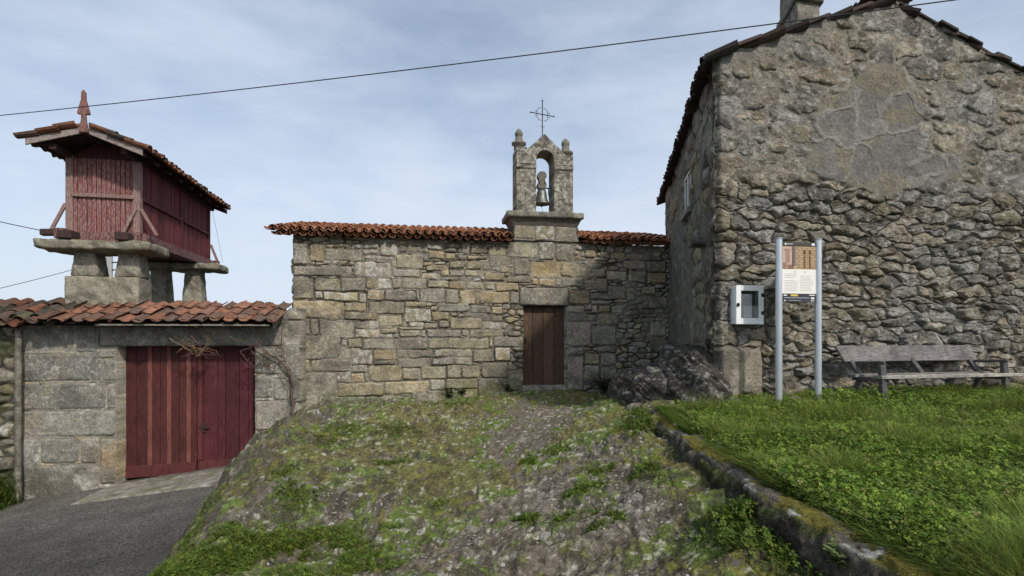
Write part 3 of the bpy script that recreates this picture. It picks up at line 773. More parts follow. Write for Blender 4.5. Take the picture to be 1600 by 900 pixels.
        jc = np.repeat(np.array(((.075, .066, .053),)), len(U), 0); jc = cmix(jc, (.23, .21, .175), ss(.46, .58, mo) * .85)
        c = c + (jc - c) * j[:, None]
        h = np.where(np.maximum(D, Dv) > 0, h, -.012 + ss(.5, .62, mo) * .02)
        # damp growth at the foot, evenly darker towards the eaves left of the belfry
        g = rock_base(CH.o[0] + U * CH.d[0], CH.o[1] + U * CH.d[1]) + EYE
        c = cmix(c, (.10, .115, .04), ss(.55, 0, V - g) * ss(.42, .6, fbm(U * 4, V * 4, 27)) * .75)
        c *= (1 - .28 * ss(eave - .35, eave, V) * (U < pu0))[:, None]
        c = cmix(c, (.36, .22, .07), np.exp(-((U - CH.u(852)) / .28) ** 2 - ((V - CH.uv(850, 420)[1]) / .13) ** 2) * .55)
        return h, c
    def in_open(u, v): return (u > du0) & (u < du1) & (v < dz1 + .01) & (v > dz0)
    def in_lintel(u, v): return (u > lu0) & (u < lu1) & (v > dz1) & (v < lz1)
    def top(u): return np.where((u > pu0) & (u < pu1), ctop, eave)
    mk = lambda u, v: (~in_open(u, v)) & (~in_lintel(u, v)) & (v < top(u))
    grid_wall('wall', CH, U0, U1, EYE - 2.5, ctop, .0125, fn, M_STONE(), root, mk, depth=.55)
    def one(seed, col, rects):
        def f(us, vs, U, V):
            D, I = rect_layer(us, vs, U, V, rects, seed, .006, .006)
            h, c = stone_shade(U, V, D, np.maximum(I, 0), len(rects), seed, .03, .034, .006, .01, np.array((col,)), .3)
            return np.where(D > 0, h, -.01), c * ss(-.005, .012, D)[:, None] + .04 * (1 - ss(-.005, .012, D))[:, None]
        return f
    grid_wall('lintel', CH, lu0, lu1, dz1, lz1, .0125, one(31, (.235, .22, .175), [(lu0, dz1, lu1, lz1)]), M_STONE(), root, None, depth=.4)
    rough_block('threshold', CH.p(du0 - .02, dz0 - .16, -.42), CH.p(du1 - du0 + .04, 0) - CH.p(0, 0), Vector((CH.n[0], CH.n[1], 0)) * .45, (0, 0, .17), M_STONE(), root, .03, .012, .03, (.24, .225, .19), seed=4)
    # door: four vertical planks
    b = MB(); w = (du1 - du0) / 4
    nn = Vector((CH.n[0], CH.n[1], 0)); dd = Vector((CH.d[0], CH.d[1], 0))
    for k in range(4):
        cc = [(.085, .052, .032), (.075, .046, .03), (.105, .065, .04), (.072, .044, .029)][k]
        b.color(cc).box(CH.p(du0 + k * w + .004, dz0 + .01, -.20 - .004 * (k % 2)), dd * (w - .008), nn * .04, (0, 0, dz1 - dz0 - .01))
    b.color((.02, .013, .009)).box(CH.p(du0 - .03, dz0, -.27), dd * (du1 - du0 + .06), nn * .05, (0, 0, dz1 - dz0 + .03))
    wood = mat('old_brown_wood', attr=True, rough=.75, mul=((9, .55, 1.5, (14, 14, .6)), (60, .75, 1.25, (6, 6, .4))),
               blot=((5, .60, .72, (.27, .22, .17), .55, (5, 5, 1.2)),), bump=((30, .006, (10, 10, .5)),))
    door = b.build('door', wood, root, .004)
    iron = mat('dark_iron', (.035, .03, .028), rough=.7, metal=.6, mul=((40, .6, 1.5),))
    b = MB(); q = CH.p(du0 + w * .25, dz0 + 1.0, -.155)
    b.box(q, dd * .05, nn * .012, (0, 0, .12)); b.tube([q + dd * .025 + nn * .012 + Vector((0, 0, .03)), q + dd * .025 + nn * .05 + Vector((0, 0, .03)), q + dd * .025 + nn * .05 + Vector((0, 0, .09))], .008)
    b.build('lock', iron, door)
    # left flank and back wall
    LEN = 5.2
    pl = Plane(CH.o - CH.n * LEN, CH.n)          # u from back to front, faces left
    s2 = row_seeds(0, LEN, EYE - 2.6, EYE + 4, .5, .26, rg)
    def fs(us, vs, U, V):
        D, I = voro_layer(us, vs, U + (fbm(U * 4, V * 4, 28, 3) - .5) * .1, V + (fbm(U * 4, V * 4, 29, 3) - .5) * .06, s2)
        h, c = stone_shade(U, V, D - .008, I, len(s2), 30, .03, .035)
        c = c * (.25 + .75 * ss(-.002, .012, D - .008))[:, None]
        return h, c
    slope = math.tan(math.radians(14)); HALF = 2.62
    grid_wall('side_wall', pl, 0, LEN - .02, EYE - 3.6, EYE + 3.2, .035, fs, M_STONE(), root,
              lambda u, v: v < eave + .04 + np.minimum(LEN - u, u) * slope, depth=.4)
    b = MB().color((.24, .22, .18)); o = CH.p(0, EYE - 3.4, -LEN); b.box(o, dd * 8.9, nn * .4, (0, 0, 3.4 + 2.16)); b.build('back_wall', M_STONE(), root)
    # roof
    up = Vector((-CH.n[0], -CH.n[1], 0)); a = dd
    ang = math.radians(14); s = (up * math.cos(ang) + Vector((0, 0, math.sin(ang)))).normalized()
    rgt = np.random.default_rng(33)
    ov = .24; e0 = -.44; WID = 9.35
    parts = []
    O = CH.p(e0, eave + .05, ov)
    skip = lambda x, y: (pu0 - e0 - .12 < x < pu1 - e0 + .10) and y < .75
    parts.append(tiles(O, a, s, WID, 2.75, .185, .42, rgt, TILE_PAL * np.array((1.6, 1.75, 1.6)), .009, skip=skip))
    O2 = CH.p(e0 + .12, eave - .035, ov - .085)
    parts.append(tiles(O2, a, s, WID - .2, .42, .185, .42, rgt, TILE_PAL * np.array((1.5, 1.6, 1.5)), .008, skip=lambda x, y: (pu0 - e0 - .2 < x < pu1 - e0 + .02) or y > .1))
    # deck, verge and back slope
    q = [CH.p(e0 + .16, eave + .03, .06), CH.p(e0 + WID - .1, eave + .03, .06)]
    ridge = 2.6
    q2 = [p_ + s * ridge for p_ in q]
    parts.append(quadstrip(q[0], q[1], q2[1], q2[0], (.05, .045, .04)))
    back = [CH.p(e0, eave, -LEN - .2), CH.p(e0 + WID, eave, -LEN - .2)]
    parts.append(quadstrip(q2[0] + Vector((0, 0, .12)), q2[1] + Vector((0, 0, .12)), back[1], back[0], (.24, .10, .06)))
    v, f_, c = join_np(parts); np_mesh('roof', v, f_, c, M_TILE(), root, smooth=False)
    # belfry -----------------------------------------------------------------
    bu = lambda px: CH.u(px); bz = lambda py: CH.uv(850, py)[1]
    # cornice: flared moulding
    b = MB().color((.21, .20, .165))
    cz0, cz1 = bz(355), bz(335)
    def mould(u0, u1, z0, z1, g, f0, f1):
        lo = [CH.p(u0 - f0, z0, f0), CH.p(u1 + f0, z0, f0), CH.p(u1 + f0, z0, -.62 - f0), CH.p(u0 - f0, z0, -.62 - f0)]
        hi = [CH.p(u0 - f1, z1, f1), CH.p(u1 + f1, z1, f1), CH.p(u1 + f1, z1, -.62 - f1), CH.p(u0 - f1, z1, -.62 - f1)]
        b.hexa(lo + hi)
    belf_u0, belf_u1 = bu(803.5), bu(897)
    def outline(u, v):
        pl_, pr_ = bu(806.5), bu(895.5)
        ol, orr = bu(838), bu(866); oc = (ol + orr) / 2; orad = (orr - ol) / 2; oz = bz(250)
        hole = (u > ol) & (u < orr) & (v < oz) | (np.hypot(u - oc, (v - oz) * .92) < orad)
        cap = np.where(u < bu(824), bz(231), np.where(u > bu(880), bz(241), 0))
        ped = bz(209) - np.abs(u - bu(851)) * 1.13 * .82
        t = np.maximum(cap, np.where((u > bu(815)) & (u < bu(888)), ped, 0))
        return (u > pl_) & (u < pr_) & (v < t) & ~hole
    def fb(us, vs, U, V):
        h = (fbm(U * 12, V * 12, 42, 4) - .5) * .03
        imp = ((V > bz(264)) & (V < bz(256)))
        h = h + np.where(imp, .035, 0) - np.where(np.abs(V - bz(258)) < .012, .02, 0)
        n = fbm(U * 9, V * 9, 43, 4)
        c = np.repeat(np.array(((.225, .205, .165),)), len(U), 0) * (.5 + n)[:, None]
        c = cmix(c, (.43, .42, .37), ss(.56, .64, fbm(U * 19, V * 19, 44, 4)) * .8)
        c = cmix(c, (.075, .07, .055), ss(.55, .66, fbm(U * 13, V * 13, 45, 4)) * .75)
        return h, c
    belf = grid_wall('belfry', CH, belf_u0, belf_u1, cz1 - .02, bz(205), .0125, fb, M_STONE(), root, outline, depth=.56, back=True)
    cor = rough_block('cornice', CH.p(bu(790.5), bz(342), -.78), CH.p(bu(910) - bu(790.5), 0) - CH.p(0, 0), nn * .94, (0, 0, bz(332.5) - bz(342)), M_STONE(), belf, .03, .014, .04, (.20, .19, .155), seed=8)
    b = MB().color((.13, .12, .10)); mould(bu(803), bu(901), bz(356), bz(341), 0, .0, .10); b.build('cornice_moulding', M_STONE(), belf)
    for px, py0, w in ((813, 231, .21), (887, 242, .22)):
        c0 = CH.p(bu(px), bz(py0) - .02, -.20); H = .36
        b = MB().color((.19, .18, .145)); b.lathe(c0, [(w * .56, 0), (w * .54, .10), (w * .80, .13), (w * .82, .17), (w * .46, .20), (w * .40, .29), (w * .36, .32), (w * .45, .35), (w * .44, .40), (w * .30, .46), (w * .10, .50)], 16)
        b.build('pinnacle', M_STONE(), belf, 0, True)
    # iron cross
    b = MB(); c0 = CH.p(bu(851), bz(212), -.25); ax = Vector((math.cos(.40), math.sin(.40), 0)); Zv = Vector((0, 0, 1))
    Hc = .90; arm = .31; cz = c0 + Zv * .60
    b.tube([c0, c0 + Zv * Hc], .011); b.tube([cz - ax * arm, cz + ax * arm], .011)
    for s1 in (-1, 1):
        for s2 in (-1, 1):
            pts = [cz + ax * s1 * (.03 + .12 * math.cos(t)) + Zv * s2 * (.03 + .12 * math.sin(t)) for t in np.linspace(0, math.pi / 2, 7)]
            b.tube(pts, .006, 5)
            pts = [cz + ax * s1 * (.165 + .03 * math.cos(t)) + Zv * s2 * (.035 + .03 * math.sin(t)) for t in np.linspace(0, 5, 9)]
            b.tube(pts, .005, 5)
            pts = [c0 + Zv * (.10 + .12 * (s2 + 1)) + ax * s1 * (.03 + .03 * math.cos(t)) + Zv * .035 * math.sin(t) for t in np.linspace(-2.4, 2.4, 9)]
            b.tube(pts, .005, 5)
        b.lathe(cz + ax * s1 * arm - Zv * .018, [(.004, 0), (.019, .012), (.019, .024), (.004, .036)], 8)
    b.lathe(c0 + Zv * Hc, [(.004, 0), (.02, .014), (.018, .03), (.003, .05)], 8)
    b.build('cross', iron, belf)
    # bell, a thing of its own
    ctr = CH.p(bu(850), bz(315), -.26)
    bell = thing('church_bell', ctr, 'small grey bronze bell hanging under a wooden yoke in the belfry arch', 'bell')
    H = .36
    prof = [(.195, 0), (.188, .018), (.155, .07), (.132, .14), (.12, .22), (.113, .28), (.095, .325), (.05, .35), (.02, .355)]
    b = MB(); b.lathe(ctr, prof, 24)
    b.build('body', mat('bell_bronze', (.16, .165, .15), rough=.5, metal=.7, mul=((25, .6, 1.4),)), bell, 0, True)
    b = MB(); y0 = ctr + Zv * .36
    b.color((.15, .135, .115))
    prof = [(-.09, 0), (-.11, .10), (-.075, .17), (-.075, .22), (-.11, .28), (-.10, .35), (-.05, .40), (.05, .40), (.10, .35), (.11, .28), (.075, .22), (.075, .17), (.11, .10), (.09, 0)]
    A = [y0 + dd * x + Zv * z - nn * .07 for x, z in prof]; Bv = [y0 + dd * x + Zv * z + nn * .07 for x, z in prof]; n_ = len(prof)
    b.add(A + Bv, [tuple(range(n_)), tuple(range(2 * n_ - 1, n_ - 1, -1))] + [(i, (i + 1) % n_, n_ + (i + 1) % n_, n_ + i) for i in range(n_)])
    b.build('yoke', mat('grey_wood', attr=True, rough=.85, mul=((12, .5, 1.5, (1, 1, 6)), (60, .7, 1.3))), bell)
    b = MB()
    b.tube([y0 + Zv * .03 - dd * .25, y0 + Zv * .03 + dd * .25], .014)
    b.tube([y0 + dd * .02 + Zv * .02, y0 + dd * .16 + Zv * .02, y0 + dd * .17 - Zv * .16], .010, 6)
    b.tube([y0 - dd * .22 + Zv * .16, y0 - dd * .15 + Zv * .05, y0 - dd * .08 + Zv * .01], .010, 6)
    for s1 in (-1, 1): b.tube([y0 + dd * .06 * s1 - Zv * .02, y0 + dd * .06 * s1 + nn * .08 + Zv * .12, y0 + dd * .06 * s1 + nn * .08 + Zv * .2], .008, 6)
    b.build('axle', iron, bell)
    b = MB(); b.tube([ctr + Zv * .2, ctr - Zv * .03], .012, 6); b.lathe(ctr - Zv * .06, [(.012, 0), (.028, .02), (.028, .04), (.012, .06)], 10)
    cl = b.build('clapper', iron, bell)
    b = MB(); b.tube([ctr - Zv * .05, ctr - Zv * .25 + dd * .05, CH.p(bu(858), cz1 + .02, -.1)], .004, 5); b.build('pull_chain', iron, bell)

build_chapel()

# ================================================================== STONE HOUSE
def build_house():
    base = HF.p(2.8, EYE - 1.0)
    root = thing('stone_house', base, 'tall rubble stone house with a bare gable end and a patch of grey render', 'house')
    rg = np.random.default_rng(51)
    W = 5.62; RU = 2.79; ZE = EYE + 3.93; ZR = EYE + 4.99
    zt = lambda u: ZE + (ZR - ZE) * (1 - np.abs(u - RU) / RU)
    vb = lambda u: EYE + 2.18 + (fbm(u * 2.2, u * 0 + 3, 52, 3) - .5) * .35
    lo = row_seeds(-.1, W + .1, EYE - 1.4, EYE + 2.1, .33, .135, rg, .30)
    hi = row_seeds(-.1, W + .1, EYE + 2.15, ZR, .50, .235, rg, .25)
    seeds = [s for s in lo if s[1] <= vb(np.array([s[0]]))[0]] + [s for s in hi if s[1] > vb(np.array([s[0]]))[0]]
    # larger corner stones
    seeds = [s for s in seeds if s[0] > .42]
    z = EYE - .02; k = 0
    while z < ZE + .1:
        h = rg.uniform(.17, .34); w = rg.uniform(.34, .5) if k % 2 else rg.uniform(.22, .34)
        seeds.append((w * .5, z + h / 2, w / 2, h / 2)); 
        if w < .4: seeds.append((w + .16, z + h / 2, .12, h / 2))
        z += h; k += 1
    for u in np.arange(.75, W, .45): seeds.append((u + rg.uniform(-.1, .1), EYE - .72 + rg.uniform(-.06, .06), .26, .15))
    n = len(seeds); rn = np.random.default_rng(53)
    pal = np.array((1.12, 1.17, 1.30)) * np.array(((.205, .175, .125), (.185, .165, .125), (.165, .15, .12), (.225, .19, .13), (.19, .175, .145), (.15, .135, .105), (.21, .17, .115)))
    mb = HF.uv(1151, 506, .17) + HF.uv(1193, 447, .17)
    bx0 = HF.u(1112); bx1 = HF.u(1190)
    big = (bx0, HF.uv(1150, 623)[1], bx1, HF.uv(1150, 540)[1])
    def fn(us, vs, U, V):
        wu = U + (fbm(U * 3.2, V * 3.2, 54, 4) - .5) * .26; wv = V + (fbm(U * 3.2, V * 3.2, 55, 4) - .5) * .17 + (fbm(U * 12, V * 12, 56, 3) - .5) * .05; wu = wu + (fbm(U * 10, V * 10, 156, 3) - .5) * .05
        D, I = voro_layer(us, vs, wu, wv, seeds, 2.3)
        D2, _ = rect_layer(us, vs, U, V, [big], 57, .0, .045)
        up = ss(-.10, .10, V - vb(U))
        gap = mix(.0045, .009, up)
        D = D - gap
        rise = mix(.048, .040, up)
        off = rn.normal(0, 1, n); tu = rn.normal(0, .16, n); tv = rn.normal(-.04, .17, n)
        cu = np.bincount(I, U, n) / np.maximum(np.bincount(I, minlength=n), 1); cv = np.bincount(I, V, n) / np.maximum(np.bincount(I, minlength=n), 1)
        rg1 = 1 - 2 * np.abs(fbm(U * 5 + I * .71, V * 11 + U * 2, 158, 4) - .5)
        rough = (fbm(U * 9, V * 15, 58, 6, .6) - .5) * .9 + (rg1 - .75) * .35
        h = ss(-.008, mix(.014, .030, up), D) * rise + ss(.01, .06, D) * .012 + np.clip(np.clip(off[I] * .018, -.04, .06) + tu[I] * (U - cu[I]) + tv[I] * (V - cv[I]), -.05, mix(.055, .028, up)) * ss(0, .03, D) * mix(1, .6, up) + rough * mix(.062, .034, up) * ss(-.01, .03, D)
        base_ = pal[rn.integers(0, len(pal), n)] * rn.uniform(.70, 1.22, (n, 1))
        c = base_[I] * (.42 + 1.16 * fbm(U * 13 + I * .37, V * 17, 59, 5, .65))[:, None]
        c = cmix(c, (.15, .13, .08), ss(.52, .66, fbm(U * 1.6, V * 2.0, 60, 4)) * .4)
        c = cmix(c, (.36, .355, .315), ss(.58, .64, fbm(U * 14, V * 17, 61, 5)) * .65)
        c = cmix(c, (.07, .065, .05), ss(.58, .68, fbm(U * 6, V * 8, 62, 4)) * .6)
        # joints: dark and deep below, mortar flush above
        j = ss(.006, -.006, D)
        mort = np.maximum(ss(.54, .66, fbm(U * 1.4, V * 1.7, 63, 3)) * .55, up * .95)
        mort = np.maximum(mort, ss(.50, .60, fbm(U * 2.2, V * 2.2, 64, 3)) * ss(EYE - .35, EYE - .65, V))
        jc = np.repeat(np.array(((.058, .050, .040),)), len(U), 0)
        mc = np.repeat(np.array(((.235, .22, .19),)), len(U), 0) * (.65 + .7 * fbm(U * 8, V * 8, 65, 3))[:, None]
        jc = jc + (mc - jc) * mort[:, None]
        c = c + (jc - c) * j[:, None]
        ml = mort * mix(.014, .034, up) + rough * .02
        h = np.maximum(h, ml * (mort > .2))
        covered = ss(.0, .01, ml - h + .004) * up
        # rendered patch
        pu, pv = HF.uv(1375, 205); du = (U - pu); dv = V - pv
        w_ = (fbm(U * 2.0, V * 2.0, 66, 4) - .5) * .55
        e1 = 1 - np.hypot(du / .72, dv / 1.0); e2 = 1 - np.hypot((du - .05) / 1.30, (dv + .52) / .36); e3 = 1 - np.hypot((du + .45) / .75, (dv + .1) / .6)
        pm = ss(-.06, .08, np.maximum(np.maximum(e1, e2), e3) + w_)
        vs2 = row_seeds(0, W, EYE + 1.8, ZR, .62, .45, np.random.default_rng(67), .5)
        Dp, Ip = voro_layer(us, vs, U + (fbm(U * 3, V * 3, 68, 3) - .5) * .3, V + (fbm(U * 3, V * 3, 69, 3) - .5) * .3, vs2, 2.0)
        vein = ss(.034, .014, Dp) * ss(.40, .5, fbm(U * 1.5, V * 1.5, 70, 3))
        pc = np.repeat(np.array(((.175, .168, .152),)), len(U), 0) * (.72 + .6 * fbm(U * 3.2, V * 3.2, 71, 5))[:, None]
        pc = cmix(pc, (.21, .185, .115), ss(.5, .62, fbm(U * 2.8 + Ip, V * 2.8, 72, 3)) * .55)
        pc = cmix(pc, (.26, .25, .225), vein * .7)
        ph = .052 + (fbm(U * 4, V * 4, 73, 4) - .5) * .03 + vein * .012
        h = mix(h, ph, pm); c = c + (pc - c) * pm[:, None]
        # smeared mortar along the top edge
        te = ss(.42, .12, zt(U) - V) * ss(2.4, 1.6, U) * ss(.40, .5, fbm(U * 2.5, V * 3, 74, 3))
        h = mix(h, .055 + rough * .02, te); c = cmix(c, (.215, .205, .175), te * .85)
        # the big pale corner block
        k = ss(-.004, .012, D2)
        bc = np.repeat(np.array(((.265, .24, .185),)), len(U), 0) * (.6 + .75 * fbm(U * 7, V * 7, 75, 4))[:, None]
        bc = cmix(bc, (.115, .105, .085), ss(.03, -.03, (U - bx0) - .42 * (V - big[1]) - .09 + (fbm(U * 7, V * 7, 76) - .5) * .12) * .55)
        bh = ss(-.02, .09, D2) * .13 + rough * .02 - .02
        h = np.where(D2 > -.004, mix(h, bh, k), h); c = c + (bc - c) * k[:, None]
        # dark weathering on the arris and under the verge
        c *= (1 - .5 * ss(.10, .0, U))[:, None]
        c = cmix(c, (.06, .065, .03), ss(EYE - .55, EYE - 1.0, V) * ss(.45, .6, fbm(U * 5, V * 5, 77, 3)) * .7)
        h = h - .08 * ss(.06, -.02, U)
        bxm = ss(-.02, .02, U - mb[0]) * ss(-.02, .02, mb[2] - U) * ss(-.02, .02, V - mb[1]) * ss(-.02, .02, mb[3] - V)
        h = mix(h, np.minimum(h, -.03), bxm)
        return h, c
    grid_wall('gable_wall', HF, -.02, W, EYE - 1.5, ZR, .0095, fn, M_RUBBLE(), root, lambda u, v: v < zt(u) + .01, depth=.5, bdir=(.30, .95), smooth=False)
    # side wall, in the shade
    wu0 = None
    s2 = row_seeds(0, HSL, EYE - 1.6, ZE, .6, .3, rg, .3)
    wa, wb = HS.u(1070.5), HS.u(1080); 
    wz0 = HS.uv(1075, 330)[1]; wz1 = HS.uv(1075, 272)[1]
    def fs(us, vs, U, V):
        D, I = voro_layer(us, vs, U + (fbm(U * 3, V * 3, 78, 4) - .5) * .3, V + (fbm(U * 3, V * 3, 79, 4) - .5) * .2, s2, 2.2)
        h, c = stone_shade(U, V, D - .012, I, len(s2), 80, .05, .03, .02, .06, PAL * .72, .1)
        r = ss(.44, .56, fbm(U * .9, V * .7, 81, 3) + .06 * ss(HSL - 1.5, 0, U))
        rc = np.repeat(np.array(((.15, .14, .125),)), len(U), 0) * (.6 + .8 * fbm(U * 5, V * 5, 82, 4))[:, None]
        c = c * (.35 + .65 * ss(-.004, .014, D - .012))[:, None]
        h = mix(h, .036 + (fbm(U * 6, V * 6, 83, 4) - .5) * .035, r * .9); c = c + (rc - c) * (r * .85)[:, None]
        nr = ss(HSL - 1.0, HSL - .15, U)
        h += nr * ((fbm(U * 5, V * 8, 84, 5) - .5) * .14)
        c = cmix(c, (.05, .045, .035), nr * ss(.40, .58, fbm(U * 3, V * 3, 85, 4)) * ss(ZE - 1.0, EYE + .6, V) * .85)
        c = cmix(c, (.36, .35, .32), ss(.66, .72, fbm(U * 8, V * 8, 86, 4)) * .6)
        return h, c
    ze2 = lambda u: EYE + 3.60 + .34 * np.clip(u / HSL, 0, 1)
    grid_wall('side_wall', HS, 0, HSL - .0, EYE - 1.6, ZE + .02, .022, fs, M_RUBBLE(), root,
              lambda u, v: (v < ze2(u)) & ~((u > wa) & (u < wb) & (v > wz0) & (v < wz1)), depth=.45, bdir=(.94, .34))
    b = MB().color((.16, .15, .13)); bo = HF.p(W, EYE - 1.5, -6.0); 
    b.box(bo, (HF.d[0] * .02, HF.d[1] * .02, 0), (HF.n[0] * 6.0, HF.n[1] * 6.0, 0), (0, 0, 5.4))
    b.box(Vector((HS_FAR[0], HS_FAR[1], EYE - 1.6)), HF.p(W, 0, -6) - Vector((HS_FAR[0], HS_FAR[1], 0)), (0, .05, 0), (0, 0, 5.15)); b.build('back_wall', M_RUBBLE(), root)
    hd = Vector((HS.d[0], HS.d[1], 0)); hn = Vector((HS.n[0], HS.n[1], 0)); Zv = Vector((0, 0, 1))
    # window
    b = MB().color((.62, .61, .58)); t = .05
    b.box(HS.p(wa, wz0, -.045), hd * (wb - wa), hn * .06, (0, 0, t)); b.box(HS.p(wa, wz1 - t, -.045), hd * (wb - wa), hn * .06, (0, 0, t))
    for u in (wa, (wa + wb) / 2 - t / 2, wb - t): b.box(HS.p(u, wz0 + t, -.043), hd * t, hn * .056, (0, 0, wz1 - wz0 - 2 * t))
    win = b.build('window', mat('white_paint', attr=True, rough=.6, mul=((20, .75, 1.15),)), root, .004)
    b = MB(); b.box(HS.p(wa + .01, wz0 + .01, -.02), hd * (wb - wa - .02), hn * .008, (0, 0, wz1 - wz0 - .02))
    b.build('pane', mat('window_glass', (.10, .12, .14), rough=.08, spec=.6), win)
    b = MB().color((.24, .23, .20)); b.box(HS.p(wa - .08, wz0 - .11, -.18), hd * (wb - wa + .16), hn * .26, (0, 0, .10)); b.build('sill', M_STONE(), win)
    # jutting stone on the side wall
    jp = HS.uv(1103, 378)
    rough_block('jutting_stone', HS.p(jp[0] - .16, jp[1] - .07, -.1), hd * .32, hn * .34, (0, 0, .13), M_RUBBLE(), root, .04, .02, .03, (.10, .095, .08), seed=12)
    # roof: left slope
    fn3 = Vector((HF.n[0], HF.n[1], 0))
    far0 = HS.p(0, EYE + 3.60); near0 = HS.p(HSL, EYE + 3.94)
    rdgN = HF.p(RU, ZR); a = (far0 - near0).normalized()
    flat = Vector((-hn.x, -hn.y, 0)); run = (rdgN - near0)
    s = (run - a * run.dot(a)).normalized()
    parts = []; rgt = np.random.default_rng(55)
    O = near0 - a * .08 - s * .16 + Vector((0, 0, -.07))
    L = (far0 - near0).length + .45
    def infront(O_, a_, s_, lim):
        return lambda x, y: float((np.array((O_ + a_ * x + s_ * y)[:2]) - HF.o) @ HF.n) > lim
    parts.append(tiles(O, a, s, L, 3.05, .215, .45, rgt, OLD_PAL * .18 + .028, .012, skip=infront(O, a, s, .05)))
    n_ = a.cross(s); n_ = n_ if n_.z > 0 else -n_
    A0, A1 = near0 + n_ * .02 - s * .06, far0 + a * .3 + n_ * .02 - s * .06
    rg2 = rdgN + (far0 - near0) + a * .3; parts.append(quadstrip(A0, A1, rg2 + n_ * .01, rdgN + n_ * .01, (.045, .04, .035)))
    # right slope
    eR = HF.p(W + .2, ZE - .08); aR = a; runR = rdgN - eR; sR = (runR - aR * runR.dot(aR)).normalized()
    OR_ = eR + Vector((0, 0, -.09)) - aR * 1.2
    parts.append(tiles(OR_, aR, sR, L + 1.0, 3.1, .215, .45, rgt, OLD_PAL * .15 + .028, .012, skip=infront(OR_, aR, sR, .06)))
    parts.append(quadstrip(eR, eR + aR * L, rg2, rdgN + Vector((0, 0, .005)), (.05, .045, .04)))
    # thin verge slates laid on the gable
    def slate(u0, u1, dz, th, over, lift=0):
        z0, z1 = float(zt(np.array(u0))), float(zt(np.array(u1)))
        p0, p1 = HF.p(u0, z0 + dz, over), HF.p(u1, z1 + dz + lift, over)
        bk = -fn3 * (.35 + over)
        vs_ = [p0, p1, p1 + bk, p0 + bk]; vs_ += [v_ + Zv * th for v_ in vs_]
        return np.array(vs_), [np.array([(0, 3, 2, 1), (4, 5, 6, 7), (0, 1, 5, 4), (1, 2, 6, 5), (2, 3, 7, 6), (3, 0, 4, 7)])], np.repeat(np.array(((.062, .055, .047),)) * rgt.uniform(.6, 1.4), 8, 0)
    u = .0
    while u < RU - .1:
        l = rgt.uniform(.22, .42); parts.append(slate(u, min(u + l, RU), rgt.uniform(-.01, .005), rgt.uniform(.018, .032), rgt.uniform(.02, .06), rgt.uniform(-.02, .03))); u += l * .9
    u = RU
    while u < W - .05:
        l = rgt.uniform(.22, .42); parts.append(slate(u, min(u + l, W), rgt.uniform(.0, .03), rgt.uniform(.025, .05), rgt.uniform(.05, .12), rgt.uniform(-.02, .03))); u += l * .9
    v, f_, c = join_np(parts); np_mesh('roof', v, f_, c, M_TILE(), root)
    rough_block('ridge_stone', HF.p(RU - .09, ZR + .01, -.2), HF.p(.18, 0) - HF.p(0, 0), fn3 * .26, (0, 0, .09), M_RUBBLE(), root, .03, .02, .03, (.19, .18, .15), seed=3)
    # chimney
    Yc = 9.05; c0 = P(1245, 60, Yc); cx = Vector((.987, .158, 0)) * .46; cy = Vector((.165, .98, 0)) * .88
    c0.z = EYE + 4.2; H = 3.2
    b = MB().color((.23, .215, .185)); b.box(c0, cx, cy, (0, 0, H))
    rough_block('chimney', c0, cx, cy, (0, 0, H), mat('render', attr=True, rough=.95, spec=.1, mul=((60, .6, 1.35), (12, .65, 1.3), (2.5, .8, 1.2)), bump=((50, .01),)), root, .02, .016, .05, (.20, .185, .155), fr=5, seed=6)
    # chimney flange at the top
    rough_block('chimney_cap', c0 - cx * .12 - cy * .08 + Vector((0, 0, 1.72)), cx * 1.24, cy * 1.16, (0, 0, .12), M_STONE(), bpy.data.objects['chimney'], .02, .01, .05, (.2, .19, .16), seed=7)

build_house()

# ================================================================== BOULDERS
def boulder(name, blobs, label, col, seed, sub=6, amp=.16, lichen=.5):
    vs = []; fs = []; b = 0
    for c, r in blobs:
        bm = bmesh.new(); bmesh.ops.create_icosphere(bm, subdivisions=sub, radius=1); bm.verts.ensure_lookup_table()
        V = np.array([v.co for v in bm.verts]); Fc = np.array([[v.index for v in f.verts] for f in bm.faces]); bm.free()
        p = np.sign(V) * np.abs(V) ** .8; p /= np.linalg.norm(p, axis=1, keepdims=True) ** .5
        W_ = p * np.array(r) + np.array(c)
        n = (fbm(W_[:, 0] * 1.7 + W_[:, 1] * .9 + seed, W_[:, 2] * 2.2 - W_[:, 1] * 1.3, seed, 6, .6) - .5) * 2
        st = (fbm(W_[:, 0] * 4 + W_[:, 1] * 2.5, W_[:, 2] * 5 + W_[:, 1] * 3, seed + 3, 5) - .5)
        W_ = W_ + V * (n * amp + st * amp * .7)[:, None]
        vs.append(W_); fs.append(Fc + b); b += len(W_)
    W_ = np.concatenate(vs)
    c = np.repeat(np.array(col)[None], len(W_), 0) * (.4 + 1.1 * fbm(W_[:, 0] * 9 + W_[:, 2] * 8, W_[:, 1] * 9 - W_[:, 2] * 10, seed + 5, 5))[:, None]
    c = cmix(c, (.36, .35, .32), ss(.61, .68, fbm(W_[:, 0] * 17 + W_[:, 2] * 9, W_[:, 1] * 15 + W_[:, 2] * 16, seed + 6, 5)) * lichen)
    c = cmix(c, (.035, .03, .025), ss(.5, .62, fbm(W_[:, 0] * 3 + W_[:, 2] * 4, W_[:, 1] * 3 - W_[:, 2] * 2, seed + 8, 4)) * .6)
    o = np_mesh(name, W_, np.concatenate(fs), c, M_ROCK(), smooth=True)
    return tag(o, label, 'rock')
boulder('boulder', [((2.36, 8.7, EYE - 1.10), (.70, 1.25, .60)), ((2.80, 8.0, EYE - .86), (.44, 1.0, .74))],
        'large dark lichened bedrock outcrop against the shaded side of the stone house', (.075, .066, .055), 201, 7, .24, .6)
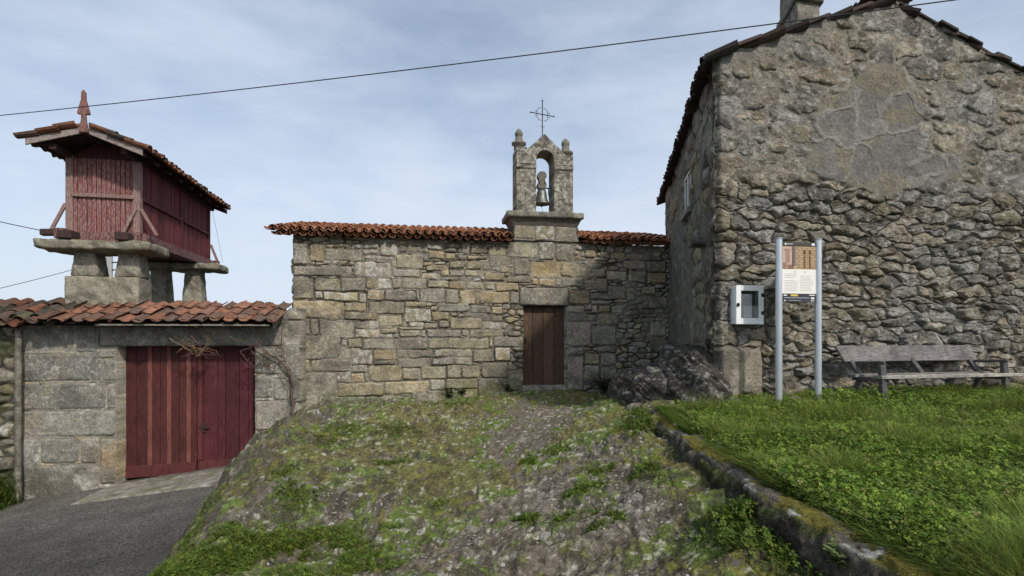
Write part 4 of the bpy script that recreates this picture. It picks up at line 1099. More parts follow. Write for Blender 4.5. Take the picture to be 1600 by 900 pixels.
boulder('rock', [((1.86, 7.52, EYE - 1.14), (.22, .22, .17))], 'small grey rock at the upper end of the kerb wall', (.17, .155, .125), 202, 4, .05)
boulder('rock', [((2.99, 7.02, EYE - .93), (.18, .14, .10))], 'rounded stone in the grass under the big pale corner block', (.19, .165, .125), 203, 4, .03)
boulder('rock', [((3.73, 6.78, EYE - .85), (.085, .07, .05))], 'little tan stone lying in the grass between the sign posts', (.26, .20, .13), 204, 3, .02)
for (px, py, Y, r, lb) in ((1552, 597, 7.55, .17, 'flat pale stone behind the right end of the wooden bench, nearest the seat plank'), (1578, 606, 7.4, .20, 'wide tan slab in the grass in front of the other fallen stones by the bench'), (1592, 590, 7.62, .15, 'fallen stone against the wall foot at the far right behind the bench')):
    p = P(px, py, Y); boulder('fallen_stone', [((p.x, p.y, p.z - .03), (r, r * .8, r * .5))], lb, (.24, .20, .15), 210 + px, 4, .04)['group'] = 'fallen stones at the foot of the gable wall'

# ================================================================== GATE WALL
def build_gate():
    g0, g1 = GA.u(183), GA.u(399); gt = GA.uv(300, 541)[1]
    root = thing('gate_wall', GA.p((g0 + g1) / 2, EYE - 2.8), 'granite wall with red double gate under a short tiled roof', 'gate')
    U1 = GA.u(470); topz = EYE + .22
    L = [(30, 508, 117, 551), (119, 508, 153, 551), (155, 545, 182, 560), (163, 561, 182, 595), (35, 553, 161, 596), (35, 599, 166, 640), (168, 600, 182, 639), (34, 642, 182, 682), (34, 685, 62, 780), (64, 685, 125, 724), (127, 685, 155, 724), (157, 685, 182, 756), (60, 727, 155, 782),
         (153, 508, 182, 541), (399, 508, 440, 541), (442, 500, 470, 541), (399, 545, 440, 585), (442, 543, 470, 590), (399, 588, 425, 622), (427, 592, 470, 625), (399, 626, 440, 672), (442, 628, 470, 680), (399, 675, 420, 705), (399, 707, 450, 770)]
    R = []
    for x0, y0, x1, y1 in L:
        R.append((GA.u(x0), GA.uv((x0 + x1) / 2, y1)[1], GA.u(x1), GA.uv((x0 + x1) / 2, y0)[1]))
    lz0, lz1 = gt, GA.uv(300, 509)[1]; la, lb_ = GA.u(155), GA.u(441)
    rg = np.random.default_rng(61); sd = row_seeds(-.1, U1, EYE - 3.4, topz, .3, .16, rg)
    def fn(us, vs, U, V):
        D, I = rect_layer(us, vs, U, V, R, 62, .008, .010)
        Dv, Iv = voro_layer(us, vs, U + (fbm(U * 5, V * 5, 63) - .5) * .1, V + (fbm(U * 5, V * 5, 64) - .5) * .06, sd)
        Dv = np.minimum(Dv - .008, -D - .006)
        pal = np.array(((.275, .26, .22), (.255, .245, .205), (.29, .27, .225), (.245, .235, .205)))
        h1, c1 = stone_shade(U, V, D, I, len(R), 65, .028, .03, .006, .012, pal, .1); h2, c2 = stone_shade(U, V, Dv, Iv, len(sd), 66, .03, .025)
        k = D > 0
        h = np.where(k, h1, np.where(Dv > 0, h2, .012)); c = np.where(k[:, None], c1, c2)
        j = ss(.010, -.003, np.maximum(D, Dv)); c = c + (np.array(((.30, .285, .25),)) * (.6 + .6 * fbm(U * 6, V * 6, 67))[:, None] - c) * (j * .75)[:, None]
        yq = np.exp(-((U - GA.u(172)) / .18) ** 2 - ((V - GA.uv(172, 715)[1]) / .3) ** 2); c = cmix(c, (.36, .24, .10), yq * .6)
        c = cmix(c, (.075, .07, .05), ss(.7, 0, V - (EYE + road_h(-8, 9.8))) * ss(.40, .58, fbm(U * 2.5, V * 2.5, 68, 4)) * .75)
        c = cmix(c, (.09, .085, .07), ss(.3, .05, topz - V) * ss(.4, .6, fbm(U * 3, V * 1.0, 69, 3)) * .6)
        return h, c
    ur = GA.u(436)
    grid_wall('wall', GA, 0, U1, EYE - 3.5, topz + .36, .014, fn, M_STONE(), root,
              lambda u, v: (v < topz + np.where(u > ur, np.minimum(.36, .10 + (u - ur) * 1.2), 0)) & ~((u > g0) & (u < g1) & (v < gt)) & ~((u > la) & (u < lb_) & (v > lz0) & (v < lz1)), depth=.55)
    d = Vector((GA.d[0], GA.d[1], 0)); n = Vector((GA.n[0], GA.n[1], 0)); Zv = Vector((0, 0, 1))
    rough_block('lintel', GA.p(la + .01, lz0 + .005, -.45), d * (lb_ - la - .02), n * .48, (0, 0, lz1 - lz0 - .01), M_STONE(), root, .02, .012, .05, (.20, .185, .155), seed=71)
    # gate leaves
    off = -.27
    wood = mat('oxblood_planks', attr=True, rough=.7, mul=((7, .55, 1.4, (9, 9, .8)), (45, .7, 1.3, (8, 8, .6)), (3, .8, 1.2)), blot=((9, .60, .74, (.16, .10, .085), .45, (6, 6, .9)), (30, .68, .74, (.25, .2, .17), .4, (4, 4, .8))), bump=((26, .006, (10, 10, .6)),))
    uo = lambda px: GA.u(px, off)
    zb = lambda px: GA.uv(px, 747 - (px - 200) * .075, off)[1]
    for nm, xa, xb, planks, battens, kick in (('left', 196, 307.5, (196, 213, 231, 250, 264, 280, 295, 307.5), (234.5, 264.5, 295), 20), ('right', 309, 402, (309, 318, 340, 352, 374, 388, 402), (), 18)):
        b = MB()
        cl = (.070, .018, .017) if nm == 'left' else (.070, .014, .018)
        for x0, x1 in zip(planks[:-1], planks[1:]):
            k = RNG.uniform(.8, 1.2); b.color(tuple(v * k for v in cl))
            b.box(GA.p(uo(x0) + .004, zb(x0) + .02, off - .05 + RNG.uniform(0, .006)), d * (uo(x1) - uo(x0) - .008), n * .04, (0, 0, gt - zb(x0) + .02))
        leaf = b.build('gate_leaf', wood, root, .004)
        leaf['label'] = 'red gate leaf with three pale battens' if nm == 'left' else 'dark red gate leaf with worn paint and iron lock'
        for px in battens:
            b = MB().color((.17, .058, .046)); b.box(GA.p(uo(px) - .04, zb(px) + .22, off - .008), d * .08, n * .02, (0, 0, gt - zb(px) - .2)); b.build('batten', wood, leaf, .004)
        b = MB().color((.095, .025, .023)); b.hexa([GA.p(uo(xa) + .01, zb(xa), off - .008), GA.p(uo(xb) - .005, zb(xb), off - .008), GA.p(uo(xb) - .005, zb(xb), off + .02), GA.p(uo(xa) + .01, zb(xa), off + .02),
            GA.p(uo(xa) + .01, zb(xa) + .24, off - .008), GA.p(uo(xb) - .005, zb(xb) + .24, off - .008), GA.p(uo(xb) - .005, zb(xb) + .24, off + .02), GA.p(uo(xa) + .01, zb(xa) + .24, off + .02)])
        b.build('bottom_rail', wood, leaf, .005)
        if nm == 'right':
            b = MB().color((.05, .03, .026)); u_, z_ = GA.uv(316, 668, off); b.box(GA.p(u_ - .07, z_ - .1, off - .008), d * .15, n * .02, (0, 0, .2)); 
            b.lathe(GA.p(u_ - .03, z_, off + .012), [(.03, 0), (.035, .02), (.02, .03)], 10); b.tube([GA.p(u_ + .02, z_ - .02, off + .03), GA.p(u_ + .09, z_ + .0, off + .05), GA.p(u_ + .16, z_ + .01, off + .03)], .012, 6)
            b.build('lock', mat('rusty_iron', attr=True, rough=.8, metal=.3, mul=((40, .5, 1.6),)), leaf, .003)
            b = MB().color((.10, .024, .022)); b.box(GA.p(uo(309), zb(309) + .26, off - .006), d * .09, n * .02, (0, 0, gt - zb(309) - .25)); b.build('cover_strip', wood, leaf, .004)
    b = MB().color((.012, .01, .009)); b.box(GA.p(g0 - .1, EYE - 3.3, off - .40), d * (g1 - g0 + .2), n * .05, (0, 0, gt - EYE + 3.4)); b.build('dark_inside', mat('shadowed_wood', attr=True), root)
    # roof
    e0 = GA.u(103); e1 = GA.u(421, .42); rgt = np.random.default_rng(63)
    ang = math.radians(21); s = (-n * math.cos(ang) + Zv * math.sin(ang)).normalized(); O = GA.p(e0, EYE + .235, .46)
    parts = [tiles(O, d, s, e1 - e0, .86, .262, .46, rgt, OLD_PAL * .75 + np.array((.07, .042, .03)), .022, .124, fl=.56)]
    A, B = GA.p(e0, EYE + .235, .40), GA.p(e1 + .02, EYE + .235, .40)
    parts.append(quadstrip(A, B, B + s * .82, A + s * 1.0, (.05, .04, .035)))
    bk = -n * 1.6 - Zv * .7
    parts.append(quadstrip(A + s * .82 + Zv * .1, B + s * .82 + Zv * .1, B + s * .82 + bk, A + s * .82 + bk, (.2, .09, .055)))
    v, f_, c = join_np(parts); roof = np_mesh('roof', v, f_, c, M_TILE(), root)
    pw = mat('weathered_board', attr=True, rough=.85, mul=((10, .6, 1.4, (1, 1, 5)), (50, .75, 1.25)), bump=((30, .004),))
    b = MB().color((.22, .19, .15)); f0 = GA.u(150, .42); b.box(GA.p(f0, EYE + .195, .30), d * (e1 - f0), n * .16, (0, 0, .032)); b.build('fascia', pw, roof, .003)
    b = MB().color((.20, .16, .12)); b.bar(B + d * .05 - Zv * .02, B + d * .05 + s * .9 - Zv * .02, .035, .16, n + Zv); b.build('verge_board', pw, roof, .003)
    b = MB().color((.13, .10, .075))
    for u in np.arange(f0 + .2, e1, .5): b.bar(GA.p(u, EYE + .19, .36), GA.p(u, EYE + .19, .36) + s * 1.0, .06, .07)
    b.build('rafters', pw, roof, .003)
    b = MB().color((.24, .22, .18)); b.box(GA.p(.1, EYE - 3.4, -1.7), d * (U1 - .2), n * .25, (0, 0, 3.2)); b.build('back_wall', M_STONE(), root)
    # door step slab
    a0 = Vector(GA.p(GA.u(205), EYE - 2.9, .0)); 
    xs = rough_block('doorstep', Vector((-7.75, 8.95, EYE - 3.085)), Vector((2.95, .22, .37)), Vector((-.18, 1.25, -.0)), (0, 0, .15), mat('concrete', attr=True, rough=.95, spec=.1, mul=((90, .65, 1.35), (14, .8, 1.2)), bump=((60, .008),)), None, .025, .012, .04, (.255, .24, .205), seed=72, lichen=.2)
    tag(xs, 'pale stone slab at the foot of the red gate', 'step')

build_gate()

# ================================================================== SHED AND POST AT THE FAR LEFT
def build_shed():
    pl = Plane(GA.p(-6.0, 0, .12)[:2], GA.d); rg = np.random.default_rng(81)
    root = thing('old_shed', pl.p(4, EYE - 3.1), 'old rubble shed with a slumped mossy tile roof at the left edge', 'shed')
    sd = row_seeds(0, 6.05, EYE - 3.7, EYE + .3, .34, .2, rg)
    def fn(us, vs, U, V):
        D, I = voro_layer(us, vs, U + (fbm(U * 4, V * 4, 82) - .5) * .2, V + (fbm(U * 4, V * 4, 83) - .5) * .14, sd, 2.2)
        h, c = stone_shade(U, V, D - .012, I, len(sd), 84, .05, .06, .02, .08, PAL * .75, .2)
        c = c * (.3 + .7 * ss(-.004, .015, D - .012))[:, None]; c = cmix(c, (.05, .065, .02), ss(.46, .6, fbm(U * 3, V * 3, 85)) * .6)
        return h, c
    grid_wall('wall', pl, 0, 6.0, EYE - 3.7, EYE + .16, .022, fn, M_RUBBLE(), root, None, .5)
    d = Vector((GA.d[0], GA.d[1], 0)); n = Vector((GA.n[0], GA.n[1], 0)); Zv = Vector((0, 0, 1)); rgt = np.random.default_rng(86)
    ang = math.radians(24); s = (-n * math.cos(ang) + Zv * math.sin(ang)).normalized()
    dd = (d + Zv * .022).normalized()
    parts = [tiles(GA.p(-5.2, EYE + .08, .36), dd, s, 6.02, 1.0, .25, .44, rgt, np.concatenate((MOSSY_PAL, OLD_PAL[:1] * .8)), .035, .12)]
    parts.append(tiles(GA.p(-5.1, EYE + .16, .20), dd, s, 5.9, .5, .27, .44, rgt, MOSSY_PAL, .05, .12))
    A, B = GA.p(-5.2, EYE + .06, .3), GA.p(.84, EYE + .20, .3)
    parts.append(quadstrip(A, B, B + s * .95, A + s * .95, (.05, .04, .035)))
    bk = -n * 1.6 - Zv * .6; parts.append(quadstrip(A + s * .95, B + s * .95, B + s * .95 + bk, A + s * .95 + bk, (.1, .07, .05)))
    v, f_, c = join_np(parts); np_mesh('roof', v, f_, c, M_TILE(), root)
    b = MB().color((.2, .18, .15)); b.box(pl.p(0, EYE - 3.7, -1.8), d * 6.0, n * .3, (0, 0, 3.5)); b.build('back_wall', M_STONE(), root)
    p0 = GA.p(GA.u(31.5, .16), EYE - 3.3, .16)
    o = rough_block('wooden_post', p0 - d * .045, d * .09, n * .09, (.01, 0, 3.42), mat('weathered_board', attr=True), None, .012, .01, .05, (.17, .155, .125), seed=87, lichen=.3)
    tag(o, 'thin weathered grey post at the left end of the gate wall', 'post')
    rg = np.random.default_rng(88); parts = []
    nb = 9000
    t = rg.uniform(0, 1, nb); x = -10.9 + 1.55 * t + rg.normal(0, .12, nb); y = 9.15 + .12 * t + rg.normal(0, .16, nb)
    zb = EYE + road_h(x, y); hmax = .95 * np.clip(1.15 - t * .6, .2, 1)
    z = zb + hmax * rg.random(nb) ** 1.2
    parts.append(leaflets(x, y, z, rg.uniform(.018, .035, nb), rg, greens(nb, rg, ((.035, .07, .015), (.05, .09, .02), (.03, .055, .012))), .7))
    parts.append(blades(x[:5000], y[:5000], zb[:5000], rg.uniform(.15, .6, 5000), np.full(5000, .014), rg, greens(5000, rg, ((.04, .08, .015), (.055, .095, .02))), .7, (0, 0)))
    v, fs, c = join_np(parts); tag(np_mesh('bush', v, fs, c, M_LEAF()), 'dark green weedy bush against the rubble wall at the far left', 'bush')
build_shed()

# ================================================================== GRANARY
def build_granary():
    FR = Vector((-7.7115, 10.6, 0)); w = Vector((.978, .208, 0)); d = Vector((-.208, .978, 0)); Zv = Vector((0, 0, 1))
    W = 1.313; LEN = 3.95; FL = FR - w * W; E = EYE
    g = lambda a, b, z: FL + w * a + d * b + Zv * (E + z)      # a across, b back, z above eye level
    root = thing('granary', g(W / 2, LEN / 2, -2.9), 'raised red wooden granary on stone pillars with a pointed finial', 'granary')
    red = mat('weathered_red_wood', attr=True, rough=.85, mul=((8, .5, 1.45, (10, 10, .7)), (50, .7, 1.3, (8, 8, .6))),
              blot=((11, .47, .62, (.34, .27, .25), .78, (9, 9, 1.3)), (7, .60, .70, (.035, .012, .012), .6, (7, 7, .8))), bump=((30, .006, (9, 9, .6)),))
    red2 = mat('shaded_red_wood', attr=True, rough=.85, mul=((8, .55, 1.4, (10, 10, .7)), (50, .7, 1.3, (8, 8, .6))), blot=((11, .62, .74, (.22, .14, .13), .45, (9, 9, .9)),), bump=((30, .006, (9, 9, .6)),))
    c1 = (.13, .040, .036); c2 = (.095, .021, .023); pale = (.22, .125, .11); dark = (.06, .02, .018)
    zs, zt_, zm = 2.13, 3.62, 2.86
    st = M_STONE()
    # masonry
    rough_block('base_block', g(.02, -.10, .50), w * (W * 1.0), d * .62, (0, 0, .71), st, root, .03, .015, .05, (.27, .245, .185), seed=91)
    rough_block('foundation', g(-.12, -.05, -3.4), w * (W + .2), d * 4.3, (0, 0, 3.86), st, root, .03, .02, .12, (.24, .22, .17), seed=92)
    rough_block('rear_base', g(.15, 2.95, .44), w * (W * 1.0), d * .6, (0, 0, .24), st, root, .03, .015, .05, (.2, .19, .16), seed=93)
    for a, b_, z0, z1 in ((.05, .0, 1.21, 1.75), (.83, .0, 1.21, 1.75), (.15, 2.95, .67, 1.77), (.95, 2.95, .67, 1.77)):
        rough_block('pillar', g(a, b_, z0), w * .50, d * .50, (0, 0, z1 - z0), st, root, .05, .016, .04, (.255, .235, .185), .26, seed=94 + int(a * 10 + b_))
    rough_block('stone_slab', g(-.42, -.30, 1.72), w * (W + .72), d * .95, (0, 0, .20), st, root, .055, .04, .04, (.23, .21, .155), fr=4, seed=97)
    rough_block('stone_slab', g(-.20, 2.80, 1.74), w * (W + .78), d * .9, (0, 0, .18), st, root, .05, .035, .04, (.22, .205, .155), fr=4, seed=98)
    # sill beams
    b = MB()
    b.color(c1).bar(g(-.10, .03, 2.02), g(W + .14, .03, 2.02), .16, .20); b.color(c2)
    b.bar(g(W - .03, -.12, 2.03), g(W - .03, LEN + .30, 2.03), .20, .20); b.bar(g(.03, -.28, 2.03), g(.03, LEN + .30, 2.03), .18, .20)
    b.bar(g(-.08, LEN - .03, 2.03), g(W + .24, LEN - .03, 2.03), .16, .19)
    b.build('sill_beam', red, root, .008)
    for p_, q_, w_, h_ in ((g(.15, -.34, 2.0), g(.15, .5, 2.03), .24, .17), (g(W - .18, -.34, 2.0), g(W - .18, .5, 2.03), .24, .17), (g(-.36, -.12, 2.05), g(.02, -.12, 2.07), .13, .13)):
        b = MB().color((.05, .03, .026)); b.bar(p_, q_, w_, h_); b.build('beam_end', red2, root, .02)
    b = MB().color((.09, .03, .03)); b.box(g(.05, .05, 1.94), w * (W - .1), d * (LEN - .1), (0, 0, .05)); b.build('floor_boards', red2, root)
    # posts
    for a, b_ in ((.055, .055), (W - .055, .055), (W - .055, LEN / 2 + .1), (.055, LEN / 2 + .1), (.055, LEN - .05), (W - .055, LEN - .05)):
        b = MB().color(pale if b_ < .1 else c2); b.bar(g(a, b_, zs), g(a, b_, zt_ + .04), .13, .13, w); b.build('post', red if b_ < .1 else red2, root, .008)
    # planks
    def planks(name, p0, dirv, L, n, nrm, c, m, z0=zs, z1=zt_, gable=False):
        b = MB(); pw = L / n
        for k in range(n):
            f = RNG.uniform(.72, 1.3); b.color(tuple(v * f for v in c))
            b.box(p0 + dirv * (k * pw + .004) + nrm * RNG.uniform(-.008, .004) + Zv * z0, dirv * (pw - .008 - RNG.uniform(0, .006)), nrm * .02, (0, 0, z1 - z0))
        return b.build(name, m, root, .002)
    off = lambda a, b_: FL + w * a + d * b_ + Zv * E
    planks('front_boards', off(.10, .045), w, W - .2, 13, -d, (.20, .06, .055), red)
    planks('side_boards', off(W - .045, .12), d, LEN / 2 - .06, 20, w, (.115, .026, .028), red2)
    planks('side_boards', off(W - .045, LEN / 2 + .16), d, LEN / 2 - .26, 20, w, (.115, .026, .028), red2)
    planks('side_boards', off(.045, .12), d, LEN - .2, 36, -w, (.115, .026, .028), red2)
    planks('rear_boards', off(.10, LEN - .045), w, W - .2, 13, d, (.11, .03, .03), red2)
    b = MB().color((.02, .012, .011)); b.box(off(.12, .12) + Zv * zs, w * (W - .24), d * (LEN - .24), (0, 0, zt_ - zs + .05)); b.build('dark_inside', red2, root)
    # middle rails
    b = MB().color(pale).bar(g(.09, .0, zm), g(W - .09, .0, zm), .05, .075); b.build('rail', red, root, .006)
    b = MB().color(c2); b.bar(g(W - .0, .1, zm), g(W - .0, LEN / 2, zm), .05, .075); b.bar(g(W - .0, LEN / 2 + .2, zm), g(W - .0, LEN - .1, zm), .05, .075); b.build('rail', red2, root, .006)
    # braces
    for p, q in ((g(W - .06, -.03, 2.62), g(W - .28, -.06, 2.08)), (g(W + .03, .0, 2.62), g(W + .30, .06, 2.10)), (g(-.02, .03, 2.68), g(-.26, .0, 2.12)), (g(W + .02, LEN, 2.58), g(W + .20, LEN, 2.1))):
        b = MB().color(pale); b.bar(p, q, .05, .06); b.build('brace', red, root, .006)
    # roof
    fo, o = .62, .323; zeav, rise = 3.64, .37; zr = zeav + rise
    zl = zeav + .06
    rg = np.random.default_rng(99); RL = LEN + fo + .42; parts = []
    half = W / 2 + o
    sR = (-w * half + Zv * (zr - zeav)).normalized(); LR = math.hypot(half, zr - zeav)
    sL = (w * half + Zv * (zr - zl)).normalized(); LLn = math.hypot(half, zr - zl)
    OR = g(W + o + .06, -fo, zeav + .02); OL = g(-o - .06, -fo, zl + .02)
    parts.append(tiles(OR, d, sR, RL, LR * .9, .235, LR / 2.72, rg, OLD_PAL * .95, .014, .105))
    parts.append(tiles(OL, d, sL, RL, LLn * .9, .235, LLn / 2.72, rg, OLD_PAL * .95, .014, .105))
    def rt(k): return g(W / 2, -fo + k, zr + .105)
    Rm = []
    k = 0.30
    while k < RL - .2:
        mb = MB(); ang = np.linspace(-1.35, 1.35, 7)
        A = [rt(k) + w * math.sin(t) * .115 + Zv * (math.cos(t) * .10 - .05) for t in ang]; Bq = [rt(k + .44) + w * math.sin(t) * .10 + Zv * (math.cos(t) * .09 - .06) for t in ang]
        vs_ = np.array(A + Bq); fs_ = np.array([(i, i + 1, 8 + i, 7 + i) for i in range(6)])
        parts.append((vs_, [fs_], np.repeat((OLD_PAL[rg.integers(0, 7)] * 1.1)[None], 14, 0))); k += .38
    dk = (.045, .028, .024)
    parts.append(quadstrip(g(W + o, -fo + .02, zeav), g(W + o, RL - fo - .02, zeav), g(W / 2, RL - fo - .02, zr), g(W / 2, -fo + .02, zr), dk))
    parts.append(quadstrip(g(-o, -fo + .02, zl), g(-o, RL - fo - .02, zl), g(W / 2, RL - fo - .02, zr), g(W / 2, -fo + .02, zr), dk))
    v, f_, c = join_np(parts); roof = np_mesh('roof', v, f_, c, M_TILE(), root)
    greyw = mat('silvered_wood', attr=True, rough=.9, mul=((9, .55, 1.4, (2, 2, 8)), (50, .7, 1.3)), blot=((9, .56, .7, (.17, .05, .045), .6),), bump=((30, .005),))
    for b0 in (-fo + .0, RL - fo - .05):
        b = MB().color((.27, .225, .20)); z_ = -.03
        def board(p, q):
            t = .035
            b.hexa([p - Zv * .06, q - Zv * .06, q - Zv * .06 + d * t, p - Zv * .06 + d * t, p + Zv * .065, q + Zv * .065, q + Zv * .065 + d * t, p + Zv * .065 + d * t])
        board(g(-o, b0, zl + z_), g(W / 2 + .001, b0, zr + z_)); board(g(W / 2, b0 + .002, zr + z_), g(W + o, b0 + .002, zeav + z_))
        b.build('barge_board', greyw, roof, .005)
    b = MB().color((.05, .025, .022))
    for b_ in np.linspace(-fo + .15, RL - fo - .15, 9): b.bar(g(W / 2, b_, zr - .05), g(W + o - .02, b_, zeav - .05), .05, .06); b.bar(g(W / 2, b_, zr - .05), g(-o + .02, b_, zl - .05), .05, .06)
    b.bar(g(W / 2, -fo + .05, zr - .06), g(W / 2, RL - fo - .05, zr - .06), .09, .10); b.bar(g(.05, -.5, zt_ + .03), g(.05, RL - fo - .1, zt_ + .03), .12, .10); b.bar(g(W - .05, -.5, zt_ + .03), g(W - .05, RL - fo - .1, zt_ + .03), .12, .10)
    b.build('rafters', red2, roof, .004)
    # gable infill
    b = MB().color((.07, .022, .02)); b.hexa([g(.06, .03, zt_), g(W - .06, .03, zt_), g(W - .06, .06, zt_), g(.06, .06, zt_), g(W / 2 - .1, .03, zr - .03), g(W / 2 + .1, .03, zr - .03), g(W / 2 + .1, .06, zr - .03), g(W / 2 - .1, .06, zr - .03)]); b.build('gable_boards', red2, root)
    # finial: pointed arrow on a shaft
    b = MB().color((.20, .085, .075)); p = g(W / 2, -fo + .0, zr - .10); t = d * .055
    prof = [(-.105, 0), (.105, 0), (.085, .10), (.055, .24), (.045, .36), (.13, .36), (.135, .39), (.05, .66), (.045, .80), (0, .86), (-.045, .80), (-.05, .66), (-.135, .39), (-.13, .36), (-.045, .36), (-.055, .24), (-.085, .10)]
    prof = [(x * .78, z * .95) for x, z in prof]
    A = [p + w * x + Zv * z - t for x, z in prof]; Bq = [p + w * x + Zv * z for x, z in prof]; n_ = len(prof)
    b.add(A + Bq, [tuple(range(n_)), tuple(range(2 * n_ - 1, n_ - 1, -1))] + [(i, (i + 1) % n_, n_ + (i + 1) % n_, n_ + i) for i in range(n_)])
    b.build('finial', mat('worn_red_wood', attr=True, rough=.85, mul=((20, .5, 1.5), (60, .7, 1.3)), blot=((18, .5, .62, (.16, .15, .12), .6),), bump=((30, .006),)), root, .006)
build_granary()

# ================================================================== SIGN, METER BOX, BENCH
def build_sign():
    Y = 6.72; d = Vector((.987, .158, 0)); n = Vector((.158, -.987, 0)); Zv = Vector((0, 0, 1))
    pa = P(1217, 628, Y); pb = P(1278.5, 624, 6.80)
    root = thing('information_sign', (pa + pb) / 2, 'slim information sign on two silver posts in front of the rubble wall', 'sign')
    alu = mat('brushed_aluminium', (.62, .65, .69), rough=.38, metal=.75, mul=((3, .92, 1.06),))
    darkm = mat('dark_plastic', attr=True, rough=.5, mul=((30, .9, 1.1),))
    zt = EYE + 1.27
    d = (pb - pa); d.z = 0; d.normalize(); n = Vector((d.y, -d.x, 0))
    if n.y > 0: n = -n
    for p in (pa, pb):
        b = MB(); r = .042; q = Vector((p.x, p.y, EYE - 1.15)); top = Vector((p.x, p.y, zt))
        N = 28; vs = []
        for zz in (q.z, zt):
            for k in range(N):
                a = 2 * math.pi * k / N; rr = r * (1 - .22 * max(0, math.cos(a - .9)) ** 40 - .22 * max(0, math.cos(a + 2.2)) ** 40)
                vs.append(Vector((p.x, p.y, zz)) + d * math.cos(a) * rr + n * math.sin(a) * rr)
        b.add(vs, [(k, (k + 1) % N, N + (k + 1) % N, N + k) for k in range(N)] + [tuple(range(N, 2 * N))])
        post = b.build('post', alu, root)
        b = MB().color((.30, .31, .32)); b.lathe(top - Zv * .002, [(.044, 0), (.044, .016), (.036, .022)], 20); b.build('post_cap', mat('grey_plastic', attr=True, rough=.5), post)
    wd = (pb - pa); wd.z = 0; Wd = wd.length - .085
    o = Vector((pa.x, pa.y, 0)) + d * .0425
    z = lambda py: EYE + (525 - py) / F * 6.76
    def slab(py0, py1, off, th, col, x0=0, x1=1):
        b = MB().color(col); b.box(o + d * Wd * x0 + n * off + Zv * z(py1), d * Wd * (x1 - x0), n * th, (0, 0, z(py0) - z(py1))); return b
    ink = mat('printed_sheet', attr=True, rough=.45, spec=.4)
    # top rail with white marks
    t = slab(379, 384.5, -.012, .03, (.06, .055, .055)).build('header_rail', darkm, root, .002)
    def marks(name, parent, items, off):
        b = MB()
        for x0, x1, a, c, col in items: b.color(col).box(o + d * Wd * x0 + n * off + Zv * z(c), d * Wd * (x1 - x0), n * .002, (0, 0, z(a) - z(c)))
        return b.build(name, ink, parent)
    wh = (.75, .74, .72)
    marks('lettering', t, [(.06, .10, 380.5, 383.5, wh), (.10, .30, 381.4, 382.6, (.5, .5, .48))], .018); marks('emblem', t, [(.86, .95, 380, 384, wh)], .018)
    # picture: ochre stone wall, pink column, two keyhole openings
    pic = slab(384.5, 421, -.006, .014, (.45, .33, .19)).build('picture_panel', mat('printed_photo', attr=True, rough=.4, mul=((25, .75, 1.25, (1, 1, 2.2)), (70, .75, 1.25))), root, .001)
    it = []
    for k in range(9):
        a = 387 + k * 3.8
        it.append((.42, .99, a, a + .5, (.26, .17, .09)))
        for j in range(4): 
            x = .44 + j * .15 + (k % 2) * .07; it.append((x, x + .012, a, min(a + 3.8, 421), (.28, .18, .09)))
    it += [(.02, .36, 386, 420.5, (.56, .38, .29)), (.05, .28, 389, 393, (.68, .50, .42)), (.08, .22, 393, 412, (.64, .46, .38)), (.28, .40, 385, 416, (.20, .16, .15)), (.02, .12, 411, 420.5, (.54, .30, .22)), (.14, .34, 414, 420.5, (.48, .28, .20))]
    marks('picture_print', pic, it, .0085)
    b = MB()
    for x in (.66, .82):
        b.color((.10, .05, .025))
        ce = o + d * Wd * x + n * .0105 + Zv * z(394); N = 14
        b.add([ce + d * .020 * math.cos(2 * math.pi * k / N) + Zv * .036 * math.sin(2 * math.pi * k / N) for k in range(N)], [tuple(range(N))])
        b.color((.16, .075, .03)); b.box(o + d * (Wd * x - .012) + n * .0105 + Zv * z(420), d * .024, n * .001, (0, 0, z(400) - z(420)))
    b.build('keyhole_print', ink, pic)
    tx = slab(421, 459, -.006, .016, (.80, .78, .73)).build('text_panel', ink, root, .001)
    it = []; rg = random.Random(3)
    for col_ in (0, 1):
        for k in range(11):
            a = 428 + k * 2.55; x0 = .07 + col_ * .46
            if rg.random() < .1: continue
            it.append((x0, x0 + .40 * rg.uniform(.75, 1), a, a + .75, (.60, .58, .55)))
    it += [(.36, .385, 424, 426, (.2, .2, .2)), (.66, .685, 424, 426, (.2, .2, .2))]
    marks('lettering', tx, it, .0105)
    ft = slab(459, 472, -.008, .016, (.045, .045, .055)).build('footer_panel', darkm, root, .001)
    marks('lettering', ft, [(.04, .13, 460.5, 462.5, wh), (.25, .46, 460.2, 463, (.70, .50, .08)), (.80, .97, 460.5, 462, wh), (.05, .80, 464.8, 466.2, (.30, .31, .36)), (.85, .95, 464.5, 467.5, wh), (.05, .10, 469, 470.5, wh), (.18, .55, 469.2, 470.2, (.3, .3, .33)), (.84, .95, 469, 471, (.4, .4, .42))], .0095)

